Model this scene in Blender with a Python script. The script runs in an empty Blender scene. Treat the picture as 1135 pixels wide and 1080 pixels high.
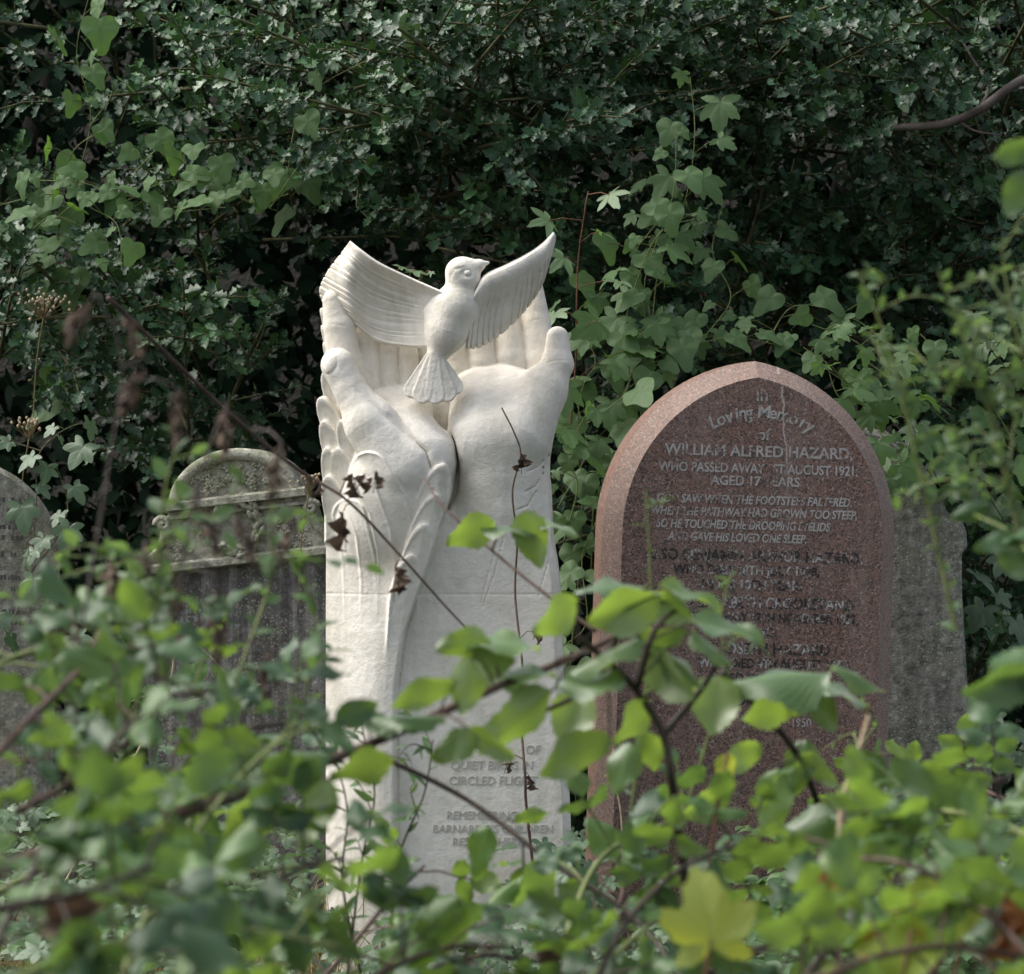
import bpy, math, random
import numpy as np
from mathutils import Matrix, Vector
R = math.radians
SC = bpy.context.scene
COL = SC.collection
H = 1.10            # camera height
D0 = 7.0            # metres from the camera to the carved memorial
F = 3640.0          # photograph pixels per unit of tangent
rng = np.random.default_rng(7)
random.seed(7)

def at(px, py, d):
    return Vector(((px - 567.5) / F * d, d - D0, H - (py - 540) / F * d))

# ---------------------------------------------------------------- objects
def tag(o, label=None, cat=None, group=None, kind=None):
    if label: o['label'] = label
    if cat: o['category'] = cat
    if group: o['group'] = group
    if kind: o['kind'] = kind
    return o

def empty(name, loc, label, cat, group=None):
    o = bpy.data.objects.new(name, None); COL.objects.link(o)
    o.location = loc; o.empty_display_size = 0.1
    return tag(o, label, cat, group)

def link(name, me, mat=None, parent=None):
    o = bpy.data.objects.new(name, me); COL.objects.link(o)
    if mat is not None and not me.materials: me.materials.append(mat)
    if parent is not None:
        o.parent = parent
        M = Matrix.Identity(4); p = parent
        loc = Vector((0, 0, 0))
        while p is not None:
            if p.type == 'EMPTY': loc = loc + p.location
            p = p.parent
        o.matrix_parent_inverse = Matrix.Translation(-loc) if parent.type == 'EMPTY' else Matrix.Identity(4)
    return o

def mesh_np(name, V, Q, uv=None, tint=None, smooth=True):
    """V (n,3), Q (m,k) faces of one size; uv per vertex, tint per vertex."""
    V = np.asarray(V, np.float32); Q = np.asarray(Q, np.int32)
    k = Q.shape[1]
    me = bpy.data.meshes.new(name)
    me.vertices.add(len(V)); me.vertices.foreach_set('co', V.ravel())
    me.loops.add(Q.size); me.loops.foreach_set('vertex_index', Q.ravel())
    me.polygons.add(len(Q))
    me.polygons.foreach_set('loop_start', np.arange(0, Q.size, k, dtype=np.int32))
    me.polygons.foreach_set('use_smooth', np.full(len(Q), smooth))
    if uv is not None:
        l = me.uv_layers.new(name='UVMap')
        l.data.foreach_set('uv', np.asarray(uv, np.float32)[Q.ravel()].ravel())
    if tint is not None:
        a = me.attributes.new('tint', 'FLOAT', 'POINT')
        a.data.foreach_set('value', np.asarray(tint, np.float32))
    me.update(); me.validate()
    return me

class MB:
    """collects plain polygons for one mesh"""
    def __init__(s): s.v = []; s.f = []; s.sm = []
    def add(s, vs, fs, smooth=False):
        b = len(s.v); s.v += [tuple(v) for v in vs]
        for f in fs: s.f.append([b + i for i in f]); s.sm.append(smooth)
    def tube(s, pts, rad, n=7, cap=True):
        pts = [Vector(p) for p in pts]
        if not hasattr(rad, '__len__'): rad = [rad] * len(pts)
        vs = []; up = Vector((0.13, 0.31, 0.94))
        prev = None
        for i, p in enumerate(pts):
            t = (pts[min(i + 1, len(pts) - 1)] - pts[max(i - 1, 0)]).normalized()
            a = prev if prev is not None else (up if abs(t.dot(up)) < .9 else Vector((1, 0, 0)))
            a = (a - t * a.dot(t)).normalized(); prev = a
            b = t.cross(a)
            for k in range(n):
                q = 2 * math.pi * k / n
                vs.append(p + (a * math.cos(q) + b * math.sin(q)) * rad[i])
        fs = [[i * n + k, i * n + (k + 1) % n, (i + 1) * n + (k + 1) % n, (i + 1) * n + k]
              for i in range(len(pts) - 1) for k in range(n)]
        if cap:
            fs.append(list(range(n))[::-1]); fs.append([(len(pts) - 1) * n + k for k in range(n)])
        s.add(vs, fs, True)
    def build(s, name, mat, parent=None, M=None):
        me = bpy.data.meshes.new(name)
        v = s.v if M is None else [tuple(M @ Vector(p)) for p in s.v]
        me.from_pydata(v, [], s.f); me.update()
        me.polygons.foreach_set('use_smooth', s.sm)
        return link(name, me, mat, parent)

def smooth_path(pts, n=8):
    """Catmull-Rom through pts"""
    P = [Vector(p) for p in pts]
    if len(P) < 3: 
        return [P[0].lerp(P[-1], i / n) for i in range(n + 1)]
    P = [P[0] * 2 - P[1]] + P + [P[-1] * 2 - P[-2]]
    out = []
    for i in range(1, len(P) - 2):
        a, b, c, d = P[i - 1], P[i], P[i + 1], P[i + 2]
        for k in range(n):
            t = k / n
            out.append(0.5 * ((2 * b) + (c - a) * t + (2 * a - 5 * b + 4 * c - d) * t * t + (3 * b - a - 3 * c + d) * t ** 3))
    out.append(P[-2]); return out

# ---------------------------------------------------------------- node helper
class NT:
    def __init__(s, name):
        s.m = bpy.data.materials.new(name); s.m.use_nodes = True
        s.t = s.m.node_tree; s.n = s.t.nodes; s.l = s.t.links
        s.out = s.n['Material Output']; s.p = s.n['Principled BSDF']
    def new(s, t, **kw):
        n = s.n.new(t)
        for k, v in kw.items():
            if k.startswith('i_'):
                key = k[2:]
                n.inputs[int(key) if key.isdigit() else key.replace('_', ' ')].default_value = v
            else: setattr(n, k, v)
        return n
    def link(s, a, b): s.l.new(a, b)
    def co(s): return s.new('ShaderNodeTexCoord').outputs['Object']
    def noise(s, vec, scale, detail=4, rough=.55, dist=0):
        n = s.new('ShaderNodeTexNoise', i_Scale=scale, i_Detail=detail, i_Roughness=rough, i_Distortion=dist)
        s.link(vec, n.inputs['Vector']); return n.outputs['Fac']
    def voro(s, vec, scale, feature='F1', out='Distance', rand=1):
        n = s.new('ShaderNodeTexVoronoi', feature=feature, i_Scale=scale, i_Randomness=rand)
        s.link(vec, n.inputs['Vector']); return n.outputs[out]
    def ramp(s, fac, stops, interp='LINEAR'):
        n = s.new('ShaderNodeValToRGB'); cr = n.color_ramp; cr.interpolation = interp
        while len(cr.elements) < len(stops): cr.elements.new(0.5)
        for e, (p, c) in zip(cr.elements, stops):
            e.position = p; e.color = (*c, 1) if hasattr(c, '__len__') else (c, c, c, 1)
        s.link(fac, n.inputs['Fac']); return n.outputs['Color']
    def mix(s, fac, a, b, mode='MIX'):
        n = s.new('ShaderNodeMix', data_type='RGBA', blend_type=mode)
        for sock, v in ((n.inputs[0], fac), (n.inputs[6], a), (n.inputs[7], b)):
            if hasattr(v, 'is_linked') or hasattr(v, 'links'): s.link(v, sock)
            elif hasattr(v, '__len__'): sock.default_value = (*v, 1)
            else: sock.default_value = v
        return n.outputs[2]
    def math(s, op, a, b=None, c=None, clamp=False):
        n = s.new('ShaderNodeMath', operation=op, use_clamp=clamp)
        for i, v in enumerate((a, b, c)):
            if v is None: continue
            if hasattr(v, 'links'): s.link(v, n.inputs[i])
            else: n.inputs[i].default_value = v
        return n.outputs[0]
    def scalevec(s, vec, sc):
        n = s.new('ShaderNodeMapping'); n.inputs['Scale'].default_value = sc
        s.link(vec, n.inputs['Vector']); return n.outputs['Vector']
    def bump(s, h, strength=.3, dist=.01):
        n = s.new('ShaderNodeBump', i_Strength=strength, i_Distance=dist)
        s.link(h, n.inputs['Height']); s.link(n.outputs['Normal'], s.p.inputs['Normal']); return n

# ---------------------------------------------------------------- materials
def mat_limestone(breast=False):
    t = NT('pale_limestone'); c = t.co()
    big = t.noise(c, 5, 5, .6); fine = t.noise(c, 60, 4, .6); grain = t.noise(c, 420, 2, .6)
    col = t.ramp(big, [(.3, (.70, .64, .55)), (.52, (.775, .73, .65)), (.75, (.83, .795, .73))])
    col = t.mix(t.ramp(fine, [(.35, .22), (.6, 0)]), col, (.50, .46, .38))
    streak = t.noise(t.scalevec(c, (14, 14, 1.6)), 1.0, 5, .62)
    col = t.mix(t.ramp(streak, [(.50, 0), (.70, .50)]), col, (.43, .42, .34))
    alg = t.noise(c, 13, 6, .7)
    col = t.mix(t.ramp(alg, [(.54, 0), (.74, .45)]), col, (.42, .43, .31))
    sp = t.voro(c, 70)
    col = t.mix(t.ramp(sp, [(.035, .75), (.07, 0)]), col, (.30, .25, .18))
    t.link(col, t.p.inputs['Base Color']); t.p.inputs['Roughness'].default_value = .85
    t.p.inputs['Specular IOR Level'].default_value = .25
    h = t.math('ADD', t.math('MULTIPLY', grain, .5), t.math('MULTIPLY', fine, 1.4))
    if breast: h = t.math('ADD', h, t.math('MULTIPLY', t.voro(t.scalevec(c, (1, 1, .7)), 150), .22))
    t.bump(h, .42, .005)
    return t.m

def mat_incised(name, col, rough=.9):
    t = NT(name); c = t.co()
    n = t.noise(c, 30, 3)
    t.link(t.mix(n, col, tuple(x * .7 for x in col)), t.p.inputs['Base Color'])
    t.p.inputs['Roughness'].default_value = rough
    return t.m

def mat_granite(crack_x=None, ztop=0, dressed=False):
    t = NT('red_granite'); c = t.co()
    v = t.new('ShaderNodeTexVoronoi', i_Scale=330.0); t.link(c, v.inputs['Vector'])
    sep = t.new('ShaderNodeSeparateColor'); t.link(v.outputs['Color'], sep.inputs[0])
    col = t.ramp(sep.outputs[0], [(.0, (.05, .038, .035)), (.17, (.07, .045, .04)), (.22, (.19, .102, .076)), (.6, (.25, .138, .102)), (.86, (.31, .19, .15)), (.95, (.38, .31, .27))], 'CONSTANT')
    v2 = t.new('ShaderNodeTexVoronoi', i_Scale=190.0); t.link(c, v2.inputs['Vector'])
    sep2 = t.new('ShaderNodeSeparateColor'); t.link(v2.outputs['Color'], sep2.inputs[0])
    col = t.mix(t.ramp(sep2.outputs[1], [(.0, 0), (.90, 0), (.92, .7)]), col, (.06, .045, .042))
    big = t.noise(c, 6, 4)
    col = t.mix(t.ramp(big, [(.35, .0), (.7, .28)]), col, (.20, .16, .14))
    # pale lime wash left in vertical runs
    st = t.noise(t.scalevec(c, (22, 22, 2.2)), 1, 4, .6)
    col = t.mix(t.ramp(st, [(.5, 0), (.72, .20)]), col, (.36, .30, .26))
    if crack_x is not None:
        s = t.new('ShaderNodeSeparateXYZ'); t.link(c, s.inputs[0])
        wob = t.math('MULTIPLY', t.math('SUBTRACT', t.noise(c, 25, 3), .5), .02)
        slope = t.math('MULTIPLY', t.math('SUBTRACT', s.outputs['Z'], ztop), -.10)
        dx = t.math('ABSOLUTE', t.math('SUBTRACT', t.math('ADD', s.outputs['X'], wob), t.math('ADD', slope, crack_x)))
        wid = t.math('MULTIPLY_ADD', t.math('SUBTRACT', s.outputs['Z'], ztop - .30), .010, .0002)
        m = t.math('LESS_THAN', dx, wid)
        brk = t.math('GREATER_THAN', t.noise(c, 40, 3), .42)
        m = t.math('MULTIPLY', t.math('MULTIPLY', m, brk), t.math('GREATER_THAN', s.outputs['Z'], ztop - .29))
        col = t.mix(t.math('MULTIPLY', m, .45), col, (.72, .68, .64))
    if dressed: col = t.mix(.32, col, (.41, .325, .275))
    t.link(col, t.p.inputs['Base Color'])
    t.p.inputs['Roughness'].default_value = .8 if dressed else .42
    t.bump(t.noise(c, 300, 2), .12, .002)
    return t.m

def mat_old_stone(name, base=(.20, .19, .16), green=.45, dark=.6, lich=.6):
    t = NT(name); c = t.co()
    n1 = t.noise(c, 9, 6, .65); n2 = t.noise(c, 45, 5, .65); n3 = t.noise(c, 160, 3, .6)
    col = t.mix(t.ramp(n2, [(.35, 0), (.65, 1)]), tuple(x * .55 for x in base), tuple(x * 1.35 for x in base))
    st = t.noise(t.scalevec(c, (38, 38, 2.0)), 1, 5, .65)
    col = t.mix(t.ramp(st, [(.42, dark), (.60, 0)]), col, (.055, .052, .048))
    col = t.mix(t.ramp(n1, [(.45, 0), (.70, green)]), col, (.13, .155, .055))
    li = t.voro(c, 48)
    lm = t.math('MULTIPLY', t.ramp(li, [(.18, 1), (.30, 0)]), t.ramp(n2, [(.5, 0), (.6, lich)]))
    col = t.mix(lm, col, (.50, .50, .44))
    li2 = t.voro(c, 130)
    lm2 = t.math('MULTIPLY', t.ramp(li2, [(.2, 1), (.34, 0)]), t.ramp(n1, [(.42, 0), (.56, lich)]))
    col = t.mix(lm2, col, (.46, .45, .40))
    t.link(col, t.p.inputs['Base Color']); t.p.inputs['Roughness'].default_value = .95
    t.p.inputs['Specular IOR Level'].default_value = .15
    t.bump(t.math('ADD', n2, t.math('MULTIPLY', n3, .6)), .7, .008)
    return t.m
# ================================================================ carved memorial (signed distance field, photograph pixels as units)
PXM = F / D0
class Vol:
    def __init__(s, lo, hi, h):
        s.lo = np.array(lo, float); s.h = h
        s.n = np.ceil((np.array(hi) - s.lo) / h).astype(int)
        s.F = np.full(s.n, 50, np.float32); s.L = np.zeros(s.n, np.uint8)
        s.ax = [(s.lo[i] + h * np.arange(s.n[i])).astype(np.float32) for i in range(3)]
    def block(s, lo, hi, m):
        sl = []
        for i in range(3):
            a = int(np.clip((lo[i] - m - s.lo[i]) / s.h, 0, s.n[i])); b = int(np.clip((hi[i] + m - s.lo[i]) / s.h + 1, 0, s.n[i]))
            sl.append(slice(a, b))
        return tuple(sl), (s.ax[0][sl[0]][:, None, None], s.ax[1][sl[1]][None, :, None], s.ax[2][sl[2]][None, None, :])
    def add(s, prim, k=4, lab=1):
        fn, lo, hi = prim
        sl, P = s.block(lo, hi, k * 1.2 + 4)
        b = fn(*P); a = s.F[sl]
        s.L[sl] = np.where(b < a, lab, s.L[sl])
        if k > 0:
            hh = np.clip(.5 + .5 * (a - b) / k, 0, 1)
            s.F[sl] = a * (1 - hh) + b * hh - k * hh * (1 - hh)
        else: s.F[sl] = np.minimum(a, b)
    def sub(s, prim, k=4):
        fn, lo, hi = prim
        sl, P = s.block(lo, hi, k * 1.2 + 4)
        b = -fn(*P); a = s.F[sl]
        hh = np.clip(.5 - .5 * (a - b) / max(k, 1e-3), 0, 1)
        s.F[sl] = a * (1 - hh) + b * hh + k * hh * (1 - hh)

def emboss(V, spine, r, h, rim=.8, wmin=-30, fade=(610, 690)):
    """raise a long leaf outline on whatever surface lies there"""
    P = np.array(spine, np.float32)
    sl, (u, v, w) = V.block((P[:, 0].min() - r, P[:, 1].min() - r, wmin), (P[:, 0].max() + r, P[:, 1].max() + r, 90), 2)
    best = None
    for a, b in zip(P, P[1:]):
        ab = b - a; t = np.clip(((u - a[0]) * ab[0] + (v - a[1]) * ab[1]) / float(ab @ ab), 0, 1)
        d = np.sqrt((u - a[0] - t * ab[0]) ** 2 + (v - a[1] - t * ab[1]) ** 2)
        best = d if best is None else np.minimum(best, d)
    d2 = best - r
    s = np.clip(-d2 / 2.2 + .3, 0, 1); s = s * s * (3 - 2 * s)
    k = np.clip((fade[1] - v) / (fade[1] - fade[0]), 0, 1) * np.clip((w - wmin) / 12, 0, 1)
    V.F[sl] -= ((h * s + rim * np.exp(-((d2 + 1.8) / 1.6) ** 2)) * k).astype(np.float32)

def p_cone(a, b, r1, r2):
    a = np.array(a, float); b = np.array(b, float); ab = b - a; L = max(ab @ ab, 1e-6)
    def fn(x, y, z):
        px, py, pz = x - a[0], y - a[1], z - a[2]
        t = np.clip((px * ab[0] + py * ab[1] + pz * ab[2]) / L, 0, 1)
        return np.sqrt((px - t * ab[0]) ** 2 + (py - t * ab[1]) ** 2 + (pz - t * ab[2]) ** 2) - (r1 + (r2 - r1) * t)
    r = max(r1, r2)
    return fn, np.minimum(a, b) - r, np.maximum(a, b) + r

def frame(axis, nrm):
    a = np.array(axis, float); a /= np.linalg.norm(a)
    n = np.array(nrm, float); n -= a * (a @ n); n /= np.linalg.norm(n)
    return a, np.cross(n, a), n

def p_ell(c, r, axis=(0, 1, 0), nrm=(0, 0, 1)):
    """radii along (b, axis, n)"""
    c = np.array(c, float); a, b, n = frame(axis, nrm); r = np.array(r, float)
    def fn(x, y, z):
        px, py, pz = x - c[0], y - c[1], z - c[2]
        q0 = px * b[0] + py * b[1] + pz * b[2]; q1 = px * a[0] + py * a[1] + pz * a[2]; q2 = px * n[0] + py * n[1] + pz * n[2]
        k0 = np.sqrt((q0 / r[0]) ** 2 + (q1 / r[1]) ** 2 + (q2 / r[2]) ** 2) + 1e-6
        k1 = np.sqrt((q0 / r[0] ** 2) ** 2 + (q1 / r[1] ** 2) ** 2 + (q2 / r[2] ** 2) ** 2) + 1e-6
        return k0 * (k0 - 1) / k1
    e = np.abs(b) * r[0] + np.abs(a) * r[1] + np.abs(n) * r[2]
    return fn, c - e, c + e

def p_sheet(poly, half, wmin):
    P = np.array(poly, np.float32)
    def fn(u, v, w):
        best = None
        for (a, b) in zip(P, P[1:]):
            ab = b - a; L = float(ab @ ab)
            t = np.clip(((u - a[0]) * ab[0] + (v - a[1]) * ab[1]) / L, 0, 1)
            d = np.sqrt((u - a[0] - t * ab[0]) ** 2 + (v - a[1] - t * ab[1]) ** 2)
            best = d if best is None else np.minimum(best, d)
        return np.maximum(best - half, wmin - w)
    return fn, (P[:, 0].min(), P[:, 1].min(), wmin), (P[:, 0].max(), P[:, 1].max(), 90)

def p_feather(tip, base, wt, wb, nrm, T=3.0, rim=1.3, bend=0.0, clip=False, round_tip=False):
    """flat round-tipped feather with a raised rim; tip and base are 3-D"""
    tip = np.array(tip, float); base = np.array(base, float); sq = .9 if round_tip else .32
    a, b, n = frame(tip - base, nrm); L = np.linalg.norm(tip - base) - wt / sq
    def fn(x, y, z):
        px, py, pz = x - base[0], y - base[1], z - base[2]
        qa = px * a[0] + py * a[1] + pz * a[2]; qb = px * b[0] + py * b[1] + pz * b[2]; qn = px * n[0] + py * n[1] + pz * n[2]
        qb = qb - bend * (qa / max(L, 1)) ** 2
        t = np.clip(qa / L, 0, 1)
        tl = t ** 3
        d2 = np.sqrt((np.maximum(qa - t * L, 0) * sq) ** 2 + np.minimum(qa, 0) ** 2 + qb ** 2) - (wb + (wt - wb) * t)
        top = T + rim * np.exp(-((d2 + 1.4) / 1.5) ** 2) - .10 * np.abs(qb)
        r = np.maximum(d2, np.maximum(qn - top, -qn - T - 6)) * .85
        if clip:
            vv = np.broadcast_to(y, (1, y.shape[1], 1)); r = np.maximum(r, x - interp(vv.ravel(), GROOVE).reshape(vv.shape) + .6)
        return r
    e = max(wt, wb) + T + 8 + abs(bend)
    return fn, np.minimum(tip, base) - e, np.maximum(tip, base) + e

def interp(v, pts):
    return np.interp(v, [p[0] for p in pts], [p[1] for p in pts]).astype(np.float32)

UR = [(440, 606), (480, 610), (560, 606.5), (600, 611), (618, 616), (640, 619.5), (900, 632), (1120, 640)]
GROOVE = [(505, 509), (520, 508), (545, 503), (580, 490), (620, 477), (660, 462), (700, 449), (760, 441), (1120, 438)]

def p_column():
    def fn(u, v, w):
        vv = np.broadcast_to(v, (1, v.shape[1], 1)); g = interp(vv.ravel(), GROOVE).reshape(vv.shape)
        ur = interp(vv.ravel(), UR).reshape(vv.shape)
        left = 46 - 62 * np.clip((g - 12 - u) / np.maximum(g - 361, 1), 0, 1) ** 1.6     # wing-wrapped side curves back to the left
        left = left - 60 * np.clip((575 - v) / 75, 0, 1) ** 1.5
        right = 30 - 60 * np.clip((600 - v) / 95, 0, 1) ** 1.4 + 0 * u
        s = np.clip((g - u) / 3 + .5, 0, 1)
        wf = right + (left - right) * s - .6 * np.exp(-((v - 658) / 1.3) ** 2)
        gr = 3.5 * np.exp(-((u - g) / 2.2) ** 2)
        d = np.maximum(np.maximum(361 - u, u - ur), np.maximum((w - wf + gr) * .8, -95 - w))
        d = np.maximum(d, 505 - v)
        # rounded front right corner
        q = np.maximum((u - ur + w - wf + 9) * .707, d)
        return q
    return fn, (355, 500, -100), (650, 1130, 60)

def build_fields():
    V = Vol((342, 300, -112), (646, 1118, 92), 1.25)
    COLM, LH, RH, FE = 1, 2, 3, 4
    V.add(p_column(), 2, COLM)
    # forearms
    V.add(p_cone((560, 690, -44), (556, 560, -12), 60, 52), 14, COLM)
    V.add(p_cone((556, 560, -12), (553, 505, 0), 50, 45), 14, COLM)
    V.add(p_cone((440, 680, -44), (438, 570, -6), 62, 60), 14, COLM)
    V.add(p_cone((440, 575, 0), (445, 520, 18), 54, 50), 18, COLM)
    V.add(p_cone((438, 570, -8), (440, 530, 4), 60, 52), 14, COLM)
    V.add(((lambda u, v, w: np.maximum(np.maximum(np.maximum(361 - u, u - 470), np.maximum(470 + .35 * (u - 361) - v, v - 600)), np.maximum(w - 4 + .0 * u, -80 - w))), (355, 460, -85), (475, 605, 6)), 8, COLM)
    # flat right side of the cuff behind the right wrist
    V.add(((lambda u, v, w: np.maximum(np.maximum(575 - u, u - 610 + .02 * (v - 480)), np.maximum(np.maximum(478 - v - .1 * (u - 610), v - 600), np.maximum(w - 12, -70 - w)))), (570, 470, -75), (616, 605, 14)), 5, COLM)
    # ---- right hand
    V.add(p_cone((553, 520, 0), (548, 490, 6), 46, 44), 14, RH)
    V.add(p_cone((530, 486, 12), (524, 436, -16), 37, 24), 14, RH)
    V.add(p_cone((573, 482, 14), (601, 434, 2), 38, 28), 12, RH)
    V.add(p_ell((553, 433, -8), (50, 22, 44), axis=(0, -.83, .55), nrm=(0, .55, .83)), 10, RH)
    V.sub(p_ell((541, 404, 18), (36, 23, 44), axis=(0, -.83, .55), nrm=(0, .55, .83)), 10)
    V.add(p_cone((600, 436, 0), (618, 404, -4), 24, 17.5), 9, RH)
    V.add(p_cone((618, 404, -4), (618, 374, -8), 17, 12.5), 5, RH)
    for a, m, b, r in (((599, 398, -34), (594, 355, -40), (587, 306, -44), (18, 16.5, 13)), ((567, 396, -36), (562, 350, -42), (557, 318, -46), (17.5, 16, 13)),
                       ((535, 402, -37), (531, 360, -42), (528, 325, -46), (17, 15.5, 12)), ((506, 410, -36), (503, 372, -40), (500, 345, -44), (15, 13.5, 11))):
        V.add(p_cone(a, m, r[0], r[1]), 2.5, RH); V.add(p_cone(m, b, r[1], r[2]), 2.5, RH)
        V.add(p_cone(a, (a[0], a[1] + 22, a[2] - 2), r[0], r[0]), 3, RH)
    # ---- left hand
    V.add(p_cone((440, 540, 8), (448, 512, 16), 52, 46), 14, LH)
    V.add(p_cone((465, 512, 24), (448, 470, -2), 42, 31), 10, LH)
    V.add(p_ell((490, 478, -46), (40, 40, 22)), 8, LH)
    V.add(p_cone((474, 438, -44), (470, 372, -48), 12, 10), 2, LH)
    V.add(p_ell((438, 453, -8), (42, 19, 36), axis=(0, -.79, .61), nrm=(0, .61, .79)), 8, LH)
    V.sub(p_ell((440, 425, 6), (32, 17, 34), axis=(0, -.79, .61), nrm=(0, .61, .79)), 6)
    V.add(p_cone((446, 520, 36), (412, 470, 34), 36, 29), 3.5, LH)
    V.add(p_cone((412, 470, 34), (390, 434, 30), 28, 18), 6, LH)
    V.add(p_cone((390, 434, 30), (376, 406, 26), 17.5, 19), 5, LH)
    V.sub(p_ell((369, 406, 46), (10.5, 13.5, 5), axis=(.32, -1, 0), nrm=(-.45, 0, 1)), 1.5)
    V.add(p_ell((369.5, 405, 39.5), (8.2, 11.2, 4.5), axis=(.32, -1, 0), nrm=(-.45, 0, 1)), .8, LH)
    for a, m, b, r in (((380, 398, -12), (376, 362, -12), (370, 333, -14), (19, 18, 13.5)), ((408, 428, -26), (404, 380, -32), (400, 345, -36), (14.5, 14, 11)),
                       ((431, 432, -30), (428, 388, -35), (424, 350, -38), (12.5, 12, 10)), ((452, 434, -31), (451, 392, -36), (448, 352, -40), (12, 11.5, 9.5))):
        V.add(p_cone(a, m, r[0], r[1]), 2, LH); V.add(p_cone(m, b, r[1], r[2]), 2, LH)
        V.add(p_cone(a, (a[0] + 2, a[1] + 24, a[2]), r[0], r[0]), 3, LH)
    V.add(p_cone((382, 400, -14), (392, 450, -6), 18, 22), 5, LH)
    for a, b in (((574, 357, -24), (612, 352, -24)), ((584, 382, -16), (614, 380, -18)), ((358, 360, 5), (396, 364, 5)), ((360, 384, 6), (398, 388, 6)), ((394, 402, -12), (420, 404, -12)), ((548, 374, -19), (582, 372, -19)), ((602, 398, 12), (634, 396, 10)), ((604, 402, 13), (632, 400, 11))):
        m = ((a[0] + b[0]) / 2, (a[1] + b[1]) / 2 - 1.5, a[2] + 3.0)
        V.sub(p_cone(a, m, .9, 1.1), 2); V.sub(p_cone(m, b, 1.1, .9), 2)
    V.sub(p_sheet([(486, 458), (497, 472), (505, 492), (508.5, 515), (505, 545), (496, 566)], .6, 4), 9)
    V.sub(p_sheet([(404, 434), (428, 462), (454, 482), (474, 502), (479, 520)], .05, 54), 11)
    # ---- feather sleeve
    nl = (-.55, -.15, 1)
    for i, (x, y) in enumerate(((356, 340), (357, 359), (359, 378), (361, 397))):
        V.add(p_feather((x, y, -20), (x + 16, y + 62, -34), 8, 9, (-1, -.1, .5), 2.5, .8), 1, FE)
    side = [((360, 412, 2), (400, 510, -4), 12.5), ((355, 441, 8), (402, 545, 2), 13), ((379, 466, 22), (418, 575, 14), 13), ((359, 467, 11), (398, 575, 0), 13.5),
             ((375, 497, 18), (398, 590, 4), 17), ((363, 496, 12), (380, 580, 0), 13),
            ((364, 527, 13), (388, 620, -4), 17)]
    for tip, base, wd in side:
        V.add(p_feather((tip[0], tip[1], tip[2] + 5), base, wd, wd * 1.15, (-.55 if base[0] < 415 else -.35, -.18 if base[0] < 415 else -.05, 1), 3.0, .9), 1.5, FE)
    emboss(V, [(411, 524), (432, 560), (442, 610), (442, 700)], 23, 2.2)
    emboss(V, [(401, 548), (416, 590), (421, 640), (420, 710)], 21, 2.2)
    emboss(V, [(388, 572), (399, 620), (402, 720)], 20, 2.2)
    for tip, base, wt, wb_ in (((487, 513, 63), (447, 690, 37), 19, 17), ((479, 546, 63), (444, 716, 36), 19, 15), ((466, 579, 62), (441, 742, 35), 18, 13), ((451, 613, 60), (439, 766, 33), 17, 12)):
        V.add(p_feather(tip, base, wt, wb_, (.16, -.08, 1), 3.0, .9, bend=3, clip=True), 2.2, FE)
    for pl in ([(584, 523), (596, 518), (601, 511)], [(582, 545), (592, 540), (597, 533)], [(573, 565), (584, 561), (594, 545)]):
        V.sub(p_sheet(pl, .2, 11), 2.6)
    for pl in ([(558, 596), (548, 636), (535, 672)], [(614, 592), (606, 628), (596, 662)], [(548, 612), (540, 640), (533, 668)]):
        V.sub(p_sheet(pl, .1, 26), 1.6)
    # ---- notches cut on the right cuff
    for (a, b) in (((590, 520, 13), (607, 504, 12)), ((588, 541, 13), (600, 525, 13)), ((578, 561, 17), (592, 543, 14))):
        V.sub(p_cone(a, b, 1.0, 2.2), 1); V.sub(p_cone(a, (a[0] + 10, a[1] - 2, a[2]), .8, 2.4), 1)
    # worn joint between the upper carving and the lower block
    return V

def build_dove_field():
    B = Vol((440, 276, -22), (552, 458, 78), 0.8)
    c = lambda a, b, r1, r2, k, l=1: B.add(p_cone(a, b, r1, r2), k, l)
    c((506, 344, 26), (496, 368, 27), 24.5, 21, 8)
    c((496, 340, 24), (488, 352, 22), 16, 15, 10)
    c((495, 369, 27), (482, 404, 28), 20.5, 9.5, 10)
    c((502, 348, 32), (478, 344, 16), 15, 5, 16)
    c((496, 370, 30), (474, 370, 8), 14, 4, 16)
    c((509, 338, 26), (512, 318, 27), 19, 15.5, 10)
    B.add(p_ell((513, 304, 28), (19, 17.5, 17)), 8)
    B.add(p_ell((520, 312, 31), (12, 11, 12)), 6)
    c((524, 299, 30), (531, 296.5, 31), 9.5, 7.0, 4)
    c((530, 296, 31), (541, 293.5, 32), 5.8, 1.8, 2)
    B.sub(p_cone((528, 302.5, 40), (543, 297, 34), .8, .5), 1.5)           # beak line
    B.sub(p_ell((517, 305.5, 47.5), (9, 5.5, 5.5), axis=(-.2, 1, 0), nrm=(.25, 0, 1)), 2.5)  # eye hollow
    B.add(p_ell((518.5, 305.8, 42.0), (4.0, 3.4, 3.4)), .5)
    B.sub(p_cone((503, 301.5, 44.5), (521, 298, 46), 1.6, 2.0), 2)            # brow line
    B.sub(p_ell((498, 312, 45), (1.6, 9, 4), axis=(-.5, 1, 0)), 3)
    # tail fan
    for t, b, wt in (((453, 441, 36), (477, 396, 34), 9), ((466, 448, 40), (480, 396, 36), 10), ((483, 449, 41), (483, 396, 37), 10), ((499, 446, 40), (486, 397, 36), 10), ((510, 437, 36), (489, 399, 34), 8.5)):
        B.add(p_feather(t, b, wt, 4.5, (-.05, -.35, 1), 2.4, .35, round_tip=True), 2.0)
    c((483, 402, 27), (481, 440, 24), 9, 8, 4)
    return B

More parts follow.
